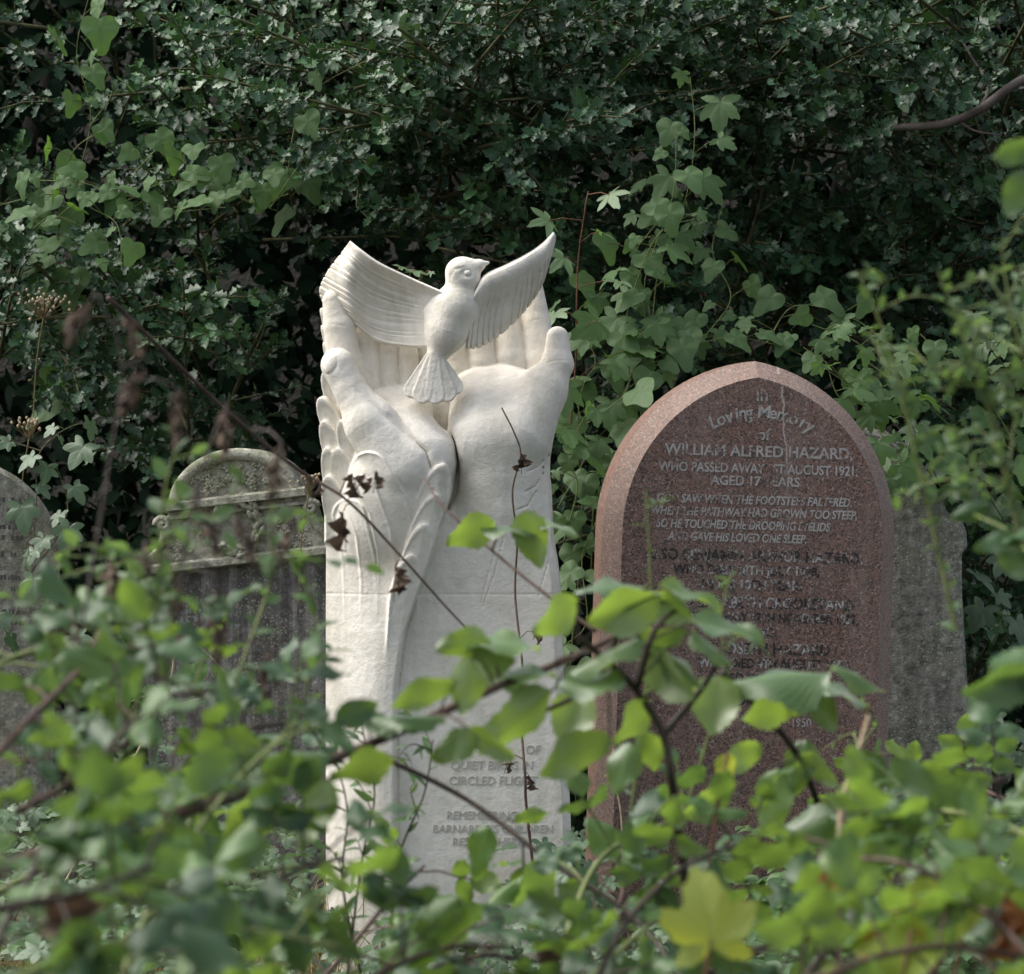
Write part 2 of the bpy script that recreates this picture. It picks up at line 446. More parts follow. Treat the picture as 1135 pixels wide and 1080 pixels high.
def surface(V):
    Fv = V.F; S = Fv < 0
    n = np.array(S.shape)
    acc = np.zeros(n - 1, np.uint8)
    offs = [(i, j, k) for i in (0, 1) for j in (0, 1) for k in (0, 1)]
    for o in offs:
        acc += S[o[0]:n[0] - 1 + o[0], o[1]:n[1] - 1 + o[1], o[2]:n[2] - 1 + o[2]]
    idx = np.argwhere((acc > 0) & (acc < 8))
    vals = np.stack([Fv[idx[:, 0] + o[0], idx[:, 1] + o[1], idx[:, 2] + o[2]] for o in offs], 1)
    O = np.array(offs, np.float32)
    pos = np.zeros((len(idx), 3), np.float32); cnt = np.zeros(len(idx), np.float32)
    for a in range(8):
        for b in range(a + 1, 8):
            if np.abs(O[a] - O[b]).sum() != 1: continue
            m = (vals[:, a] < 0) != (vals[:, b] < 0)
            t = vals[m, a] / (vals[m, a] - vals[m, b])
            pos[m] += O[a] + t[:, None] * (O[b] - O[a]); cnt[m] += 1
    pos /= cnt[:, None]
    vid = np.full(n - 1, -1, np.int32); vid[idx[:, 0], idx[:, 1], idx[:, 2]] = np.arange(len(idx))
    nr = np.zeros((len(idx), 3), np.float32)
    cl = np.clip(vals, -6, 6)
    for i, o in enumerate(offs):
        for ax in range(3): nr[:, ax] += cl[:, i] * (1 if o[ax] else -1)
    lab = V.L[idx[:, 0] + 1, idx[:, 1] + 1, idx[:, 2] + 1]
    quads = []
    for ax in range(3):
        sl0 = [slice(1, -1)] * 3; sl1 = [slice(1, -1)] * 3
        sl0[ax] = slice(0, -1); sl1[ax] = slice(1, None)
        A = S[tuple(sl0)]; Bq = S[tuple(sl1)]
        e = np.argwhere(A != Bq); flip = A[e[:, 0], e[:, 1], e[:, 2]]
        g = e.copy(); 
        for q in range(3):
            if q != ax: g[:, q] += 1
        b, c = (ax + 1) % 3, (ax + 2) % 3
        def cell(db, dc):
            k = g.copy(); k[:, b] += db; k[:, c] += dc
            return vid[k[:, 0], k[:, 1], k[:, 2]]
        q = np.stack([cell(-1, -1), cell(0, -1), cell(0, 0), cell(-1, 0)], 1)
        q[~flip] = q[~flip][:, ::-1]
        quads.append(q)
    Q = np.concatenate(quads); Q = Q[(Q >= 0).all(1)]
    P = V.lo + (idx + pos) * V.h
    return P, Q, nr, lab

def to_world(P, Y0=0.0):
    u, v, w = P[:, 0], P[:, 1], P[:, 2]
    return np.stack([(u - 567.5) / PXM, Y0 - w / PXM, H - (v - 540) / PXM], 1)

def sdf_part(name, P, Q, N, mask, mat, parent):
    q = Q[mask]
    used = np.unique(q); remap = np.full(len(P), -1, np.int32); remap[used] = np.arange(len(used))
    W = to_world(P[used]); q = remap[q]
    me = mesh_np(name, W, q[:, ::-1])
    nn = np.stack([N[used, 0], -N[used, 2], -N[used, 1]], 1); nn /= np.linalg.norm(nn, axis=1)[:, None] + 1e-9
    me.normals_split_custom_set_from_vertices([tuple(x) for x in nn.tolist()])
    return link(name, me, mat, parent)

def grid_shell(name, front, back, mat, parent):
    """closed shell from two (m,n,3) pixel-space grids"""
    m, n, _ = front.shape
    P = np.concatenate([front.reshape(-1, 3), back.reshape(-1, 3)]); b = m * n
    q = []
    for i in range(m - 1):
        for j in range(n - 1):
            a = i * n + j
            q.append((a, a + 1, a + n + 1, a + n)); q.append((b + a, b + a + n, b + a + n + 1, b + a + 1))
    rim = [(0, j) for j in range(n)] + [(i, n - 1) for i in range(1, m)] + [(m - 1, j) for j in range(n - 2, -1, -1)] + [(i, 0) for i in range(m - 2, 0, -1)]
    ids = [i * n + j for i, j in rim]
    for k in range(len(ids)):
        a, c = ids[k], ids[(k + 1) % len(ids)]
        q.append((a, b + a, b + c, c))
    me = mesh_np(name, to_world(P), np.array(q)[:, ::-1])
    return link(name, me, mat, parent)

def crm(ctrl, tt):
    """Catmull-Rom along axis 0 of ctrl at params tt in 0..1"""
    n = len(ctrl); C = np.concatenate([[2 * ctrl[0] - ctrl[1]], ctrl, [2 * ctrl[-1] - ctrl[-2]]])
    x = np.clip(np.asarray(tt) * (n - 1), 0, n - 1 - 1e-6); i = x.astype(int); f = (x - i)
    f = f.reshape((-1,) + (1,) * (ctrl.ndim - 1))
    a, b, c, d = C[i], C[i + 1], C[i + 2], C[i + 3]
    return .5 * (2 * b + (c - a) * f + (2 * a - 5 * b + 4 * c - d) * f ** 2 + (3 * b - a - 3 * c + d) * f ** 3)

def build_wings(mat, dove):
    # wing spread to the left: rows from leading edge (0) to lower edge, columns from the body to the curled tips
    C = np.array([
        [(500, 329, 36), (455, 309, 32), (422, 293, 30), (401, 278, 24), (389, 268, 12)],
        [(499, 340, 38), (450, 325, 14), (415, 310, 12), (392, 293, 18), (379, 280, -4)],
        [(498, 353, 38), (448, 345, 4), (412, 335, -3), (386, 317, 10), (362, 301, -18)],
        [(494, 367, 36), (448, 365, 1), (415, 359, -7), (387, 342, 2), (353, 322, -28)],
        [(486, 387, 28), (446, 385, 2), (418, 379, -6), (392, 360, -10), (362, 346, -34)]], float)
    m, n = 150, 70
    s = np.linspace(0, 1, m); t = np.linspace(0, 1, n)
    G = crm(C, s); G = np.swapaxes(crm(np.swapaxes(G, 0, 1), t), 0, 1)      # (m,n,3)
    S, T = np.meshgrid(s, t, indexing='ij')
    ph = (S - .13) / .87 * 11 + .22 * np.sin(S * 31) + .10 * np.sin(T * 5 + S * 12)
    fr = ph - np.floor(ph)
    ridge = (np.minimum(fr / .30, 1) - .75 * fr) * 3.2
    fade = np.clip((T - .12) / .25, 0, 1) * np.clip((S - .10) / .06, 0, 1)
    lead = 4.5 * np.exp(-((S - .05) / .075) ** 2)
    front = G.copy(); front[..., 2] += ridge * fade + lead + 1
    # feather ends step along the rim
    endw = np.clip((T - .82) / .18, 0, 1) * fade
    front[..., 0] -= endw * (np.minimum(fr / .25, 1) - .7) * 2.5
    th = 8 * np.minimum(1, np.minimum(S / .05, (1 - S) / .05)) ** .5
    th = np.maximum(th, 2) * np.clip((1 - T) / .05, .25, 1) ** .5
    back = G.copy(); back[..., 0] = front[..., 0]; back[..., 2] -= th
    edge = np.clip(1 - np.minimum(S / .03, (1 - S) / .03), 0, 1)
    front[..., 2] -= edge * 2.5
    grid_shell('wing', front, back, mat, dove)
    # raised wing to the right: rows along the arm from shoulder to tip, columns from arm to trailing edge
    C = np.array([
        [(527, 324, 34), (521, 345, 34), (519, 368, 34), (516, 388, 30)],
        [(537, 307, 36), (538, 330, 34), (534, 358, 25), (535, 384, 15)],
        [(560, 295.5, 34), (564, 318, 31), (562, 342, 20), (560, 367, 8)],
        [(582, 284, 28), (588, 302, 25), (588, 322, 13), (584, 342, 2)],
        [(600, 271, 15), (606, 284, 16), (606, 298, 10), (602, 314, 4)],
        [(613.5, 257, 8), (616, 262, 8), (615.5, 270, 5), (613, 278, 2)]], float)
    m, n = 190, 60
    s = np.linspace(0, 1, m); t = np.linspace(0, 1, n)
    G = crm(C, s); G = np.swapaxes(crm(np.swapaxes(G, 0, 1), t), 0, 1)
    S, T = np.meshgrid(s, t, indexing='ij')
    ph = S * 17 + .8 * T + .25 * np.sin(S * 23) + .12 * np.sin(T * 6 + S * 9); fr = ph - np.floor(ph)
    ridge = (np.minimum(fr / .28, 1) - .7 * fr) * 2.5
    fade = np.clip((T - .34) / .15, 0, 1) * np.clip((.97 - S) / .1, 0, 1)
    arm = 8.5 * np.exp(-((T - .16) / .20) ** 2) * (1 - .5 * S)
    hollow = -3.0 * np.exp(-((T - .55) / .14) ** 2) * (1 - .5 * S)
    front = G.copy(); front[..., 2] += ridge * fade + arm + hollow
    front[..., 1] += np.clip((T - .8) / .2, 0, 1) * np.clip((.95 - S) / .1, 0, 1) * (np.minimum(fr / .3, 1) - .7) * 3.0
    edge = np.clip(1 - np.minimum(np.minimum(T / .06, (1 - T) / .05), np.minimum(S / .02, (1 - S) / .02)), 0, 1)
    front[..., 2] -= edge ** 1.5 * (4 + 5 * (T < .3))
    th = 9 * np.sqrt(np.clip(np.minimum(np.minimum(T / .1, (1 - T) / .1), np.minimum(S / .05, (1 - S) / .05)), .06, 1)) * (1 - .45 * S)
    back = G.copy(); back[..., 1] = front[..., 1]; back[..., 2] -= th
    grid_shell('wing', front, back, mat, dove)

def text_mesh(name, lines, mat, parent, M, depth=.0012, offset=0.0):
    """lines: (string, x, z, size, shear, spacing, xscale, rotation); one mesh in a plane facing -Y placed by M"""
    V = []; Q = []
    for (txt, x, z, size, shear, xs, rot) in lines:
        cu = bpy.data.curves.new('t', 'FONT'); cu.body = txt; cu.size = size; cu.align_x = 'CENTER'; cu.align_y = 'CENTER'
        cu.shear = shear; cu.extrude = depth; cu.offset = offset; cu.resolution_u = 3
        o = bpy.data.objects.new('t', cu); COL.objects.link(o)
        dg = bpy.context.evaluated_depsgraph_get()
        me = bpy.data.meshes.new_from_object(o.evaluated_get(dg))
        b = len(V); cr, sr = math.cos(rot), math.sin(rot)
        for v in me.vertices:
            px, pz = v.co.x * xs, v.co.y
            V.append(tuple(M @ Vector((x + px * cr - pz * sr, -v.co.z, z + px * sr + pz * cr))))
        for p in me.polygons: Q.append([b + i for i in p.vertices])
        bpy.data.objects.remove(o); bpy.data.curves.remove(cu); bpy.data.meshes.remove(me)
    me = bpy.data.meshes.new(name); me.from_pydata(V, [], Q); me.update()
    return link(name, me, mat, parent)

def memorial():
    M_ls = mat_limestone()
    root = empty('dove_memorial', (((497 - 567.5) / PXM), 0.12, 0), 'tall cream limestone memorial carved as two cupped hands releasing a dove with spread wings', 'memorial')
    P, Q, N, lab = surface(build_fields())
    fl = lab[Q]                                       # (m,4)
    fl = np.max(fl, 1)
    low = P[Q][:, :, 1].mean(1) > 658
    for name, l in (('column', (0, 1)), ('hand', (2,)), ('hand', (3,)), ('feather_sleeve', (4,))):
        sdf_part(name, P, Q, N, np.isin(fl, l) & ~low, M_ls, root)
    sdf_part('lower_block', P, Q, N, low, M_ls, root)
    # dove
    P, Q, N, lab = surface(build_dove_field())
    dove = sdf_part('dove', P, Q, N, np.ones(len(Q), bool), mat_limestone(True), root)
    build_wings(M_ls, dove)
    # incised words
    y = -30 / PXM - .0012
    L = lambda t, u, v, s=.026, xs=.95: (t, (u - 567.5) / PXM, H - (v - 540) / PXM, s, .12, xs, 0)
    text_mesh('inscription', [L('OF', 590, 829), L('QUIET BIRDS IN', 545, 846), L('CIRCLED FLIGHT', 546, 863), L('REMEMBERING', 534, 901, .024),
                              L("BARNARDO'S CHILDREN", 546, 916, .024), L('RESTING HERE', 540, 930, .024)],
              mat_incised('cut_letters', (.56, .53, .48)), root, Matrix.Translation((0, y, 0)), .0008)
    return root
# ================================================================ headstones
def extrude_profile(mb, out, t0, t1, smooth=False):
    """out: list of (x,z); solid between y=t0 (front) and y=t1"""
    n = len(out)
    vs = [(x, t0, z) for x, z in out] + [(x, t1, z) for x, z in out]
    mb.add(vs, [list(range(n)), [n + i for i in range(n)][::-1]])
    mb.add(vs, [[i, n + i, n + (i + 1) % n, (i + 1) % n] for i in range(n)], smooth)

def ring_strip(mb, a, ya, b, yb, smooth=False):
    n = len(a); vs = [(x, ya, z) for x, z in a] + [(x, yb, z) for x, z in b]
    mb.add(vs, [[i, i + 1, n + i + 1, n + i] for i in range(n - 1)], smooth)

def gothic(hw, a, zs, zb, c=0, n=22):
    """pointed arch outline from bottom left over the apex to bottom right; c = inset"""
    Rr = hw + a - c; pts = [(-hw + c, zb)]
    th = math.acos(a / Rr)
    for i in range(n + 1):
        q = th * i / n; pts.append((a - Rr * math.cos(q), zs + Rr * math.sin(q)))
    for i in range(n - 1, -1, -1):
        q = th * i / n; pts.append((-a + Rr * math.cos(q), zs + Rr * math.sin(q)))
    pts.append((hw - c, zb)); return pts

def place(px, py, d, yaw=0, roll=0, pitch=0):
    return Matrix.Translation(at(px, py, d)) @ Matrix.Rotation(R(yaw), 4, 'Z') @ Matrix.Rotation(R(roll), 4, 'Y') @ Matrix.Rotation(R(pitch), 4, 'X')

def red_headstone():
    d = 7.22; s = d / F
    # local origin: centre of the springing line on the front face
    M = place(835, 593, d, yaw=9, roll=1.6, pitch=1.0)
    hw, a = 166 * s, 29 * s
    zb = -.99; c = .036; th = .13
    root = empty('granite_headstone', (M.translation.x, M.translation.y, 0), 'red-brown granite headstone with a pointed arch, chamfered edge and many lines of lettering', 'headstone')
    ap = math.sqrt((hw + a) ** 2 - a ** 2)
    mat = mat_granite((860 - 836) * s, ap)
    mb = MB(); o = gothic(hw, a, 0, zb); i = gothic(hw, a, 0, zb, c); n = len(o)
    mb.add([(x, 0, z) for x, z in i], [list(range(n))])
    ring_strip(mb, o, th, o, c)
    mb.add([(x, th, z) for x, z in o], [list(range(n))[::-1]])
    ob = mb.build('slab', mat, root); ob.data.transform(M)
    mb = MB(); ring_strip(mb, o, c, i, 0); oe = mb.build('edge_moulding', mat_granite((860 - 836) * s, ap, True), root); oe.matrix_parent_inverse = Matrix.Translation(-root.location) @ M
    # material uses object coordinates: keep the slab's own frame
    ob.data.transform(M.inverted()); ob.matrix_parent_inverse = Matrix.Translation(-root.location) @ M
    # lettering
    P = lambda t, u, v, size=.036, xs=.95, sh=0.0: (t, (u - 838) * s, (592 - v) * s, size, sh, xs, 0)
    rows = [P('In', 843, 437, .040), P('of', 846, 481, .036), P('WILLIAM ALFRED HAZARD,', 842, 500, .0345, 1.0), P('WHO PASSED AWAY 1ST AUGUST 1921,', 842, 519, .029, .86),
            P('AGED 17 YEARS.', 840, 533, .029, .98)]
    arc = 'Loving Memory'; Rr = 118 * s; cz = (592 - 574) * s
    wd = [.55, .6, .62, .55, .3, .62, .62, .35, .95, .6, .95, .6, .45, .55]; tot = sum(wd[:13]); acc = 0
    for k, ch in enumerate(arc):
        mid = acc + wd[k] / 2; acc += wd[k]
        q = (mid / tot - .5) * 1.03
        if ch != ' ': rows.append((ch, 5 * s + Rr * math.sin(q), cz + Rr * math.cos(q) - .0, .040, .1, 1.0, -q))
    rows += [P('GOD SAW WHEN THE FOOTSTEPS FALTERED,', 838, 554, .0265, .80, .2), P('WHEN THE PATHWAY HAD GROWN TOO STEEP,', 838, 568, .0265, .78, .2),
             P('SO HE TOUCHED THE DROOPING EYELIDS', 826, 582, .0265, .76, .2), P('AND GAVE HIS LOVED ONE SLEEP.', 820, 596, .0265, .76, .2)]
    text_light = rows
    text_dark = [P('ALSO BENJAMIN ARTHUR HAZARD,', 840, 616, .034, .90), P('WHO DIED 18TH JULY 1928,', 832, 632, .029, .9), P('IN HIS 10TH YEAR.', 838, 648, .029, .95),
                 P('ALSO ELIZABETH CROOKSTAND', 846, 668, .034, .86), P('PASSED AWAY 12TH NOVEMBER 1932,', 858, 684, .029, .82), P('ALSO', 850, 700, .026),
                 P('OF JOSEPH HAZARD', 855, 719, .034, .95), P('WHO DIED 4TH AUGUST 1941,', 866, 735, .029, .84),
                 P('AGED 72 YEARS.', 846, 752, .029), P('FLORENCE', 846, 776, .034), P('JANUARY 1950', 872, 800, .026, .9)]
    t = NT('worn_lead_letters'); cc = t.co()
    t.link(t.ramp(t.math('ADD', t.math('MULTIPLY', t.noise(cc, 34, 4, .7), .6), t.math('MULTIPLY', t.noise(cc, 150, 3, .7), .4)), [(.36, (.09, .06, .05)), (.42, (.19, .12, .095)), (.465, (.36, .33, .31)), (.58, (.46, .44, .42))]), t.p.inputs['Base Color']); t.p.inputs['Roughness'].default_value = .7
    text_mesh('inscription', text_light, t.m, root, M @ Matrix.Translation((0, -.0006, 0)), .0008, .0006)
    t2 = NT('blackened_lead_letters'); cc = t2.co()
    t2.link(t2.ramp(t2.math('ADD', t2.math('MULTIPLY', t2.noise(cc, 30, 4, .7), .6), t2.math('MULTIPLY', t2.noise(cc, 140, 3, .7), .4)), [(.42, (.022, .018, .017)), (.50, (.045, .034, .03)), (.525, (.30, .27, .25)), (.60, (.48, .46, .45))]), t2.p.inputs['Base Color']); t2.p.inputs['Roughness'].default_value = .6
    text_mesh('inscription', text_dark[:-1], t2.m, root, M @ Matrix.Translation((0, -.0006, 0)), .0008, .0007)
    text_mesh('inscription', text_dark[-1:], t.m, root, M @ Matrix.Translation((0, -.0006, 0)), .0008, .0004)

def grey_headstone():
    d = 7.75; s = d / F
    M = place(935, 700, d, yaw=4, pitch=3)
    pts = [(800, 1120), (797, 622), (792, 605), (797, 578), (815, 572), (822, 550), (850, 512), (885, 482), (930, 466), (975, 474), (1004, 492), (1027, 520), (1044, 549), (1050, 566), (1057, 573), (1068, 577), (1073, 590), (1074, 606), (1068, 616), (1069, 660), (1073, 720), (1077, 770), (1083, 792), (1097, 815), (1105, 835), (1108, 1120)]
    root = empty('grey_headstone', (M.translation.x, M.translation.y, 0), 'lichen-speckled grey headstone with stepped shoulder half hidden behind the red-brown granite one', 'headstone')
    out = [((x - 935) * s, (700 - y) * s) for x, y in pts]
    mat = mat_old_stone('lichened_grey_stone', (.29, .28, .24), .3, .3, .9)
    mb = MB(); n = len(out); cx, cz = 0, -.1
    ins = [(x * .95, cz + (z - cz) * .965) for x, z in out]
    mb.add([(x, 0, z) for x, z in ins], [list(range(n))[::-1]])
    vs = [(x, .014, z) for x, z in out]
    mb.add([(x, 0, z) for x, z in ins] + vs, [[i, (i + 1) % n, n + (i + 1) % n, n + i] for i in range(n)])
    mb.add(vs + [(x, .11, z) for x, z in out], [[i, (i + 1) % n, n + (i + 1) % n, n + i] for i in range(n)])
    mb.add([(x, .11, z) for x, z in out], [list(range(n))])
    mb.build('slab', mat, root, M)

def arc_pts(cx, cz, r, a0, a1, n):
    return [(cx + r * math.cos(R(a0 + (a1 - a0) * i / n)), cz + r * math.sin(R(a0 + (a1 - a0) * i / n))) for i in range(n + 1)]

def ornate_headstone():
    d = 8.0; s = d / F
    # local frame: origin at the centre of the arch's springing line, rolled so the ledges climb to the right
    M = place(262, 560, d, yaw=-6, roll=-6.5, pitch=1)
    root = empty('arched_headstone', (M.translation.x, M.translation.y, 0), 'weathered dark headstone with a round arched top, carved wreath and moulded ledges', 'headstone')
    mat = mat_old_stone('mossy_carved_stone', (.44, .43, .35), .6, .25, .75)
    dark = mat_old_stone('sooty_stone', (.25, .24, .235), .18, .7, .6)
    r = 77 * s; th = .13
    # upper block: arch over a low band, curved shoulders
    up = [(x, z * .80) for x, z in arc_pts(0, 0, r, 180, 0, 28)]                               # left to right over the top
    up += [(80 * s, -4 * s), (84 * s, -20 * s)] + [(84 * s + 44 * s * (1 - math.cos(q)), -20 * s - 36 * s * math.sin(q)) for q in np.linspace(0, math.pi / 2, 7)]
    up += [(132 * s, -62 * s), (-132 * s, -62 * s)]
    up += [(-84 * s - 44 * s * (1 - math.cos(q)), -20 * s - 36 * s * math.sin(q)) for q in np.linspace(math.pi / 2, 0, 7)] + [(-84 * s, -20 * s), (-80 * s, -4 * s)]
    mb = MB(); extrude_profile(mb, up, 0, th); mb.build('carved_head', mat, root, M)
    mb = MB(); extrude_profile(mb, [(-132 * s, -63 * s), (132 * s, -63 * s), (132 * s, -1.3), (-132 * s, -1.3)], .008, th); mb.build('slab', dark, root, M)
    mb = MB()
    tube = [Vector((x, -.004, z)) for x, z in [(x, z * .80) for x, z in arc_pts(0, 0, 70 * s, 178, 2, 30)]]
    mb.tube(tube, 7 * s, 8); mb.build('arch_moulding', mat, root, M)
    for z, h, dep in ((6, 6, .030), (-6, 2.5, .016), (-61, 6, .022)):
        mb = MB(); w = (80 if z > -50 else 116) * s
        prof = [(0, -h), (-dep, -h * .6), (-dep, h * .6), (-dep * .5, h), (0, h)]
        vs = [(x, y, z * s + zz * s) for x in (-w, w) for y, zz in prof]; n = len(prof)
        mb.add(vs, [[i, (i + 1) % n, n + (i + 1) % n, n + i] for i in range(n)] + [list(range(n))[::-1], [n + i for i in range(n)]])
        mb.build('ledge', mat, root, M)
    # curved shoulder mouldings
    for sg in (-1, 1):
        mb = MB()
        mb.tube([Vector((sg * (84 * s + 44 * s * (1 - math.cos(q))), -.002, -20 * s - 36 * s * math.sin(q) + 2 * s)) for q in np.linspace(0, math.pi / 2, 12)], 4.5 * s, 7)
        mb.build('shoulder_moulding', mat, root, M)
        mb = MB(); sp = [Vector((sg * 84 * s + sg * (9 - 1.1 * k * .5) * s * math.cos(k * .6), -.012 + .0 * k, -12 * s + (9 - 1.1 * k * .5) * s * math.sin(k * .6))) for k in range(16)]
        mb.tube(sp, 3.4 * s, 6); mb.build('scroll', mat, root, M)
    # wreath: a ring of overlapping leaves
    rr = random.Random(3)
    mb = MB()
    for k in range(64):
        q = 2 * math.pi * k / 64 + rr.uniform(-.05, .05); rad = (30 + rr.uniform(-6, 6)) * s
        c = Vector((-4 * s + rad * math.cos(q) * .88, -.010 - rr.uniform(0, .012), -22 * s + rad * math.sin(q)))
        tdir = Vector((-math.sin(q), -.35, math.cos(q))) * (1 if math.cos(q) > 0 else -1) + Vector((rr.uniform(-.6, .6), 0, rr.uniform(-.6, .6)))
        tdir.normalize(); L = rr.uniform(8, 12) * s
        mb.tube([c - tdir * L * .6, c - tdir * L * .2, c + tdir * L * .25, c + tdir * L * .6], [1 * s, 3.6 * s, 3.0 * s, .6 * s], 6)
    mb.build('wreath', mat, root, M)
    # flowers in relief above the ledge and beside the wreath
    rel = [MB(), MB(), MB()]
    for k in range(90):
        if k < 55:
            q = R(rr.uniform(12, 168)); rad = rr.uniform(20, 56) * s; x, z = rad * math.cos(q), 12 * s + rad * math.sin(q) * .72
            if z > 47 * s or z < 14 * s: continue
        else:
            x = rr.choice((-1, 1)) * rr.uniform(40, 76) * s; z = rr.uniform(-52, -14) * s
        c = Vector((x, .002, z)); rad = rr.uniform(2.5, 5) * s
        mb = rel[0 if k < 55 else 1 if x < 0 else 2]
        for j in range(5):
            q = j * 1.257 + rr.random(); e = c + Vector((math.cos(q) * rad, -.010, math.sin(q) * rad))
            mb.tube([c, c.lerp(e, .6), e], [rad * .5, rad * .55, rad * .2], 5)
    for mb in rel: mb.build('flower_relief', mat, root, M)
    # worn, unreadable letter strokes
    mb = MB()
    for row, z in enumerate((-104, -114, -124, -136, -176, -186)):
        x = -95.0
        while x < -35 + 20 * (row % 2):
            w = rr.uniform(1.5, 4.0); h = rr.uniform(4, 6.5)
            if rr.random() < .75:
                vs = [(xx * s, .0075, zz * s) for xx, zz in ((x, z), (x + w, z), (x + w + rr.uniform(-1, 1), z + h), (x + rr.uniform(-1, 1), z + h))]
                mb.add(vs, [[0, 1, 2, 3]])
            x += w + rr.uniform(1.5, 3.5)
    mb.build('inscription', mat_incised('worn_letter_stone', (.27, .29, .30)), root, M)

def left_headstone():
    d = 7.55; s = d / F
    M = place(-22, 620, d, yaw=10, roll=2)
    root = empty('round_headstone', (M.translation.x, M.translation.y, 0), 'mossy grey round-topped headstone cut off by the left frame edge, ivy leaves over it', 'headstone')
    mat = mat_old_stone('mossy_pale_stone', (.30, .29, .25), .5, .3, .5)
    hw = 88 * s
    o = gothic(hw, 22 * s, 0, -1.0); i = gothic(hw, 22 * s, 0, -1.0, .012)
    mb = MB(); n = len(o)
    mb.add([(x, 0, z) for x, z in i], [list(range(n))]); ring_strip(mb, o, .012, i, 0); ring_strip(mb, o, .11, o, .012)
    mb.add([(x, .11, z) for x, z in o], [list(range(n))[::-1]])
    mb.build('slab', mat, root, M)
    rr = random.Random(5); mb = MB()
    for z in (64, 52, 34, 22, 4, -22, -34, -60, -72):
        x = -70.0
        while x < 46 + rr.uniform(-8, 8):
            w = rr.uniform(1, 3.5); h = rr.uniform(4.5, 6)
            if rr.random() < .7 and abs(x) < 60 - max(0, z - 20) * .4:
                mb.add([(xx * s, -.0006, zz * s) for xx, zz in ((x, z), (x + w, z), (x + w + rr.uniform(-1, 1), z + h), (x + rr.uniform(-1, 1), z + h))], [[0, 1, 2, 3]])
            x += w + rr.uniform(1, 2.6)
    mb.build('inscription', mat_incised('worn_dark_letters', (.10, .10, .09)), root, M)
# ================================================================ leaves
def leaf_grid(rows, cols, width, fold=.12, droop=.15, wave=0, serr=0, seed=0, arch=0.0, twist=0.0):
    """unit leaf: base at origin, along +Y, normal +Z. width(t) = half width. uv = (across, along)"""
    r = np.random.default_rng(seed)
    t = np.linspace(0, 1, rows); c = np.linspace(-1, 1, cols)
    V = []; U = []
    for i, tt in enumerate(t):
        for cc in c:
            w = width(tt)
            edge = abs(cc) ** 4
            if serr: w *= 1 + serr * (1 if i % 2 else -1) * edge
            x = w * cc
            z = fold * abs(x) * 2 - arch * (abs(cc) ** 2) * w * 2 - droop * tt * tt + wave * math.sin(tt * 9 + (2 if cc > 0 else 0) + seed) * abs(cc) ** 2 * .08
            ta = twist * tt
            V.append((x * math.cos(ta) - z * math.sin(ta), tt, z * math.cos(ta) + x * math.sin(ta)))
            U.append((cc * .5 + .5, tt))
    Q = [(i * cols + j, i * cols + j + 1, (i + 1) * cols + j + 1, (i + 1) * cols + j) for i in range(rows - 1) for j in range(cols - 1)]
    return np.array(V, np.float32), np.array(Q, np.int32), np.array(U, np.float32)

def w_ovate(wmax=.36, p=.42):
    def f(t):
        t = min(max(t, 0.0), 1.0)
        return max(.004, wmax * (math.sin(math.pi * t ** (math.log(.5) / math.log(p))) ** .74 if 0 < t < 1 else 0) + .004)
    return f

def leaf_holly(seed, L=7):
    r = random.Random(seed); rows = 8; V = []; U = []
    for i in range(rows):
        t = i / (rows - 1)
        base = .25 * math.sin(math.pi * min(t * .96 + .02, 1)) ** .75 + .006
        sp = (i % 2 == 1)
        for c in (-1, 0, 1):
            w = base * (1.28 if sp else .70) if 0 < i < rows - 1 else .008
            tt = t + (.035 if sp and c else 0)
            z = abs(c) * (.07 + (.09 if sp else -.05) * (1 if (i // 2 + seed) % 2 else .3)) - .20 * t * t + .04 * r.uniform(-1, 1)
            V.append((w * c, tt, z)); U.append((c * .5 + .5, t))
    Q = [(i * 3 + j, i * 3 + j + 1, (i + 1) * 3 + j + 1, (i + 1) * 3 + j) for i in range(rows - 1) for j in (0, 1)]
    return np.array(V, np.float32), np.array(Q, np.int32), np.array(U, np.float32)

def leaf_polar(rfun, m=48, rings=4, cup=.1, droop=.2, seed=0, wave=.04):
    """leaf with basal lobes: petiole joint at origin, tip towards +Y"""
    r = random.Random(seed); V = []; U = []; ph = r.random() * 6
    for k in range(rings + 1):
        f = .03 + .97 * (k / rings)
        for i in range(m):
            q = -math.pi / 2 + 2 * math.pi * i / m
            rad = rfun(q) * f
            x, y = rad * math.cos(q), rad * math.sin(q)
            z = -droop * max(y, 0) ** 2 + cup * abs(x) - .25 * x * x + wave * math.sin(q * 5 + ph) * f * f
            V.append((x, y, z)); U.append((.5 + x * .5, y * .5 + .5))
    Q = [(k * m + i, k * m + (i + 1) % m, (k + 1) * m + (i + 1) % m, (k + 1) * m + i) for k in range(rings) for i in range(m)]
    return np.array(V, np.float32), np.array(Q, np.int32), np.array(U, np.float32)

def r_heart(q):
    a = abs(((q - math.pi / 2 + math.pi) % (2 * math.pi)) - math.pi)      # 0 at tip, pi at the sinus
    tip = .72 * math.exp(-(a / .42) ** 2)
    return .36 + .40 * math.sin(min(a, 2.3) / 2.3 * math.pi / 2) ** .8 * (1 if a < 2.35 else max(.12, 1 - (a - 2.35) / .8)) * .75 + tip * .85
def r_lobed(lobes, teeth=0.0):
    def f(q):
        a = ((q - math.pi / 2 + math.pi) % (2 * math.pi)) - math.pi
        v = .18
        for pos, ln, wd in lobes:
            for sg in ((1, -1) if pos else (1,)):
                v = max(v, ln * math.exp(-(abs(a - sg * pos) / wd) ** 1.3))
        if abs(a) > 2.75: v *= .6
        return v * (1 + teeth * math.sin(a * 23))
    return f
T_BROAD_F = r_lobed(((0, 1.0, .95), (1.0, .85, .75), (2.0, .62, .6)), .05)
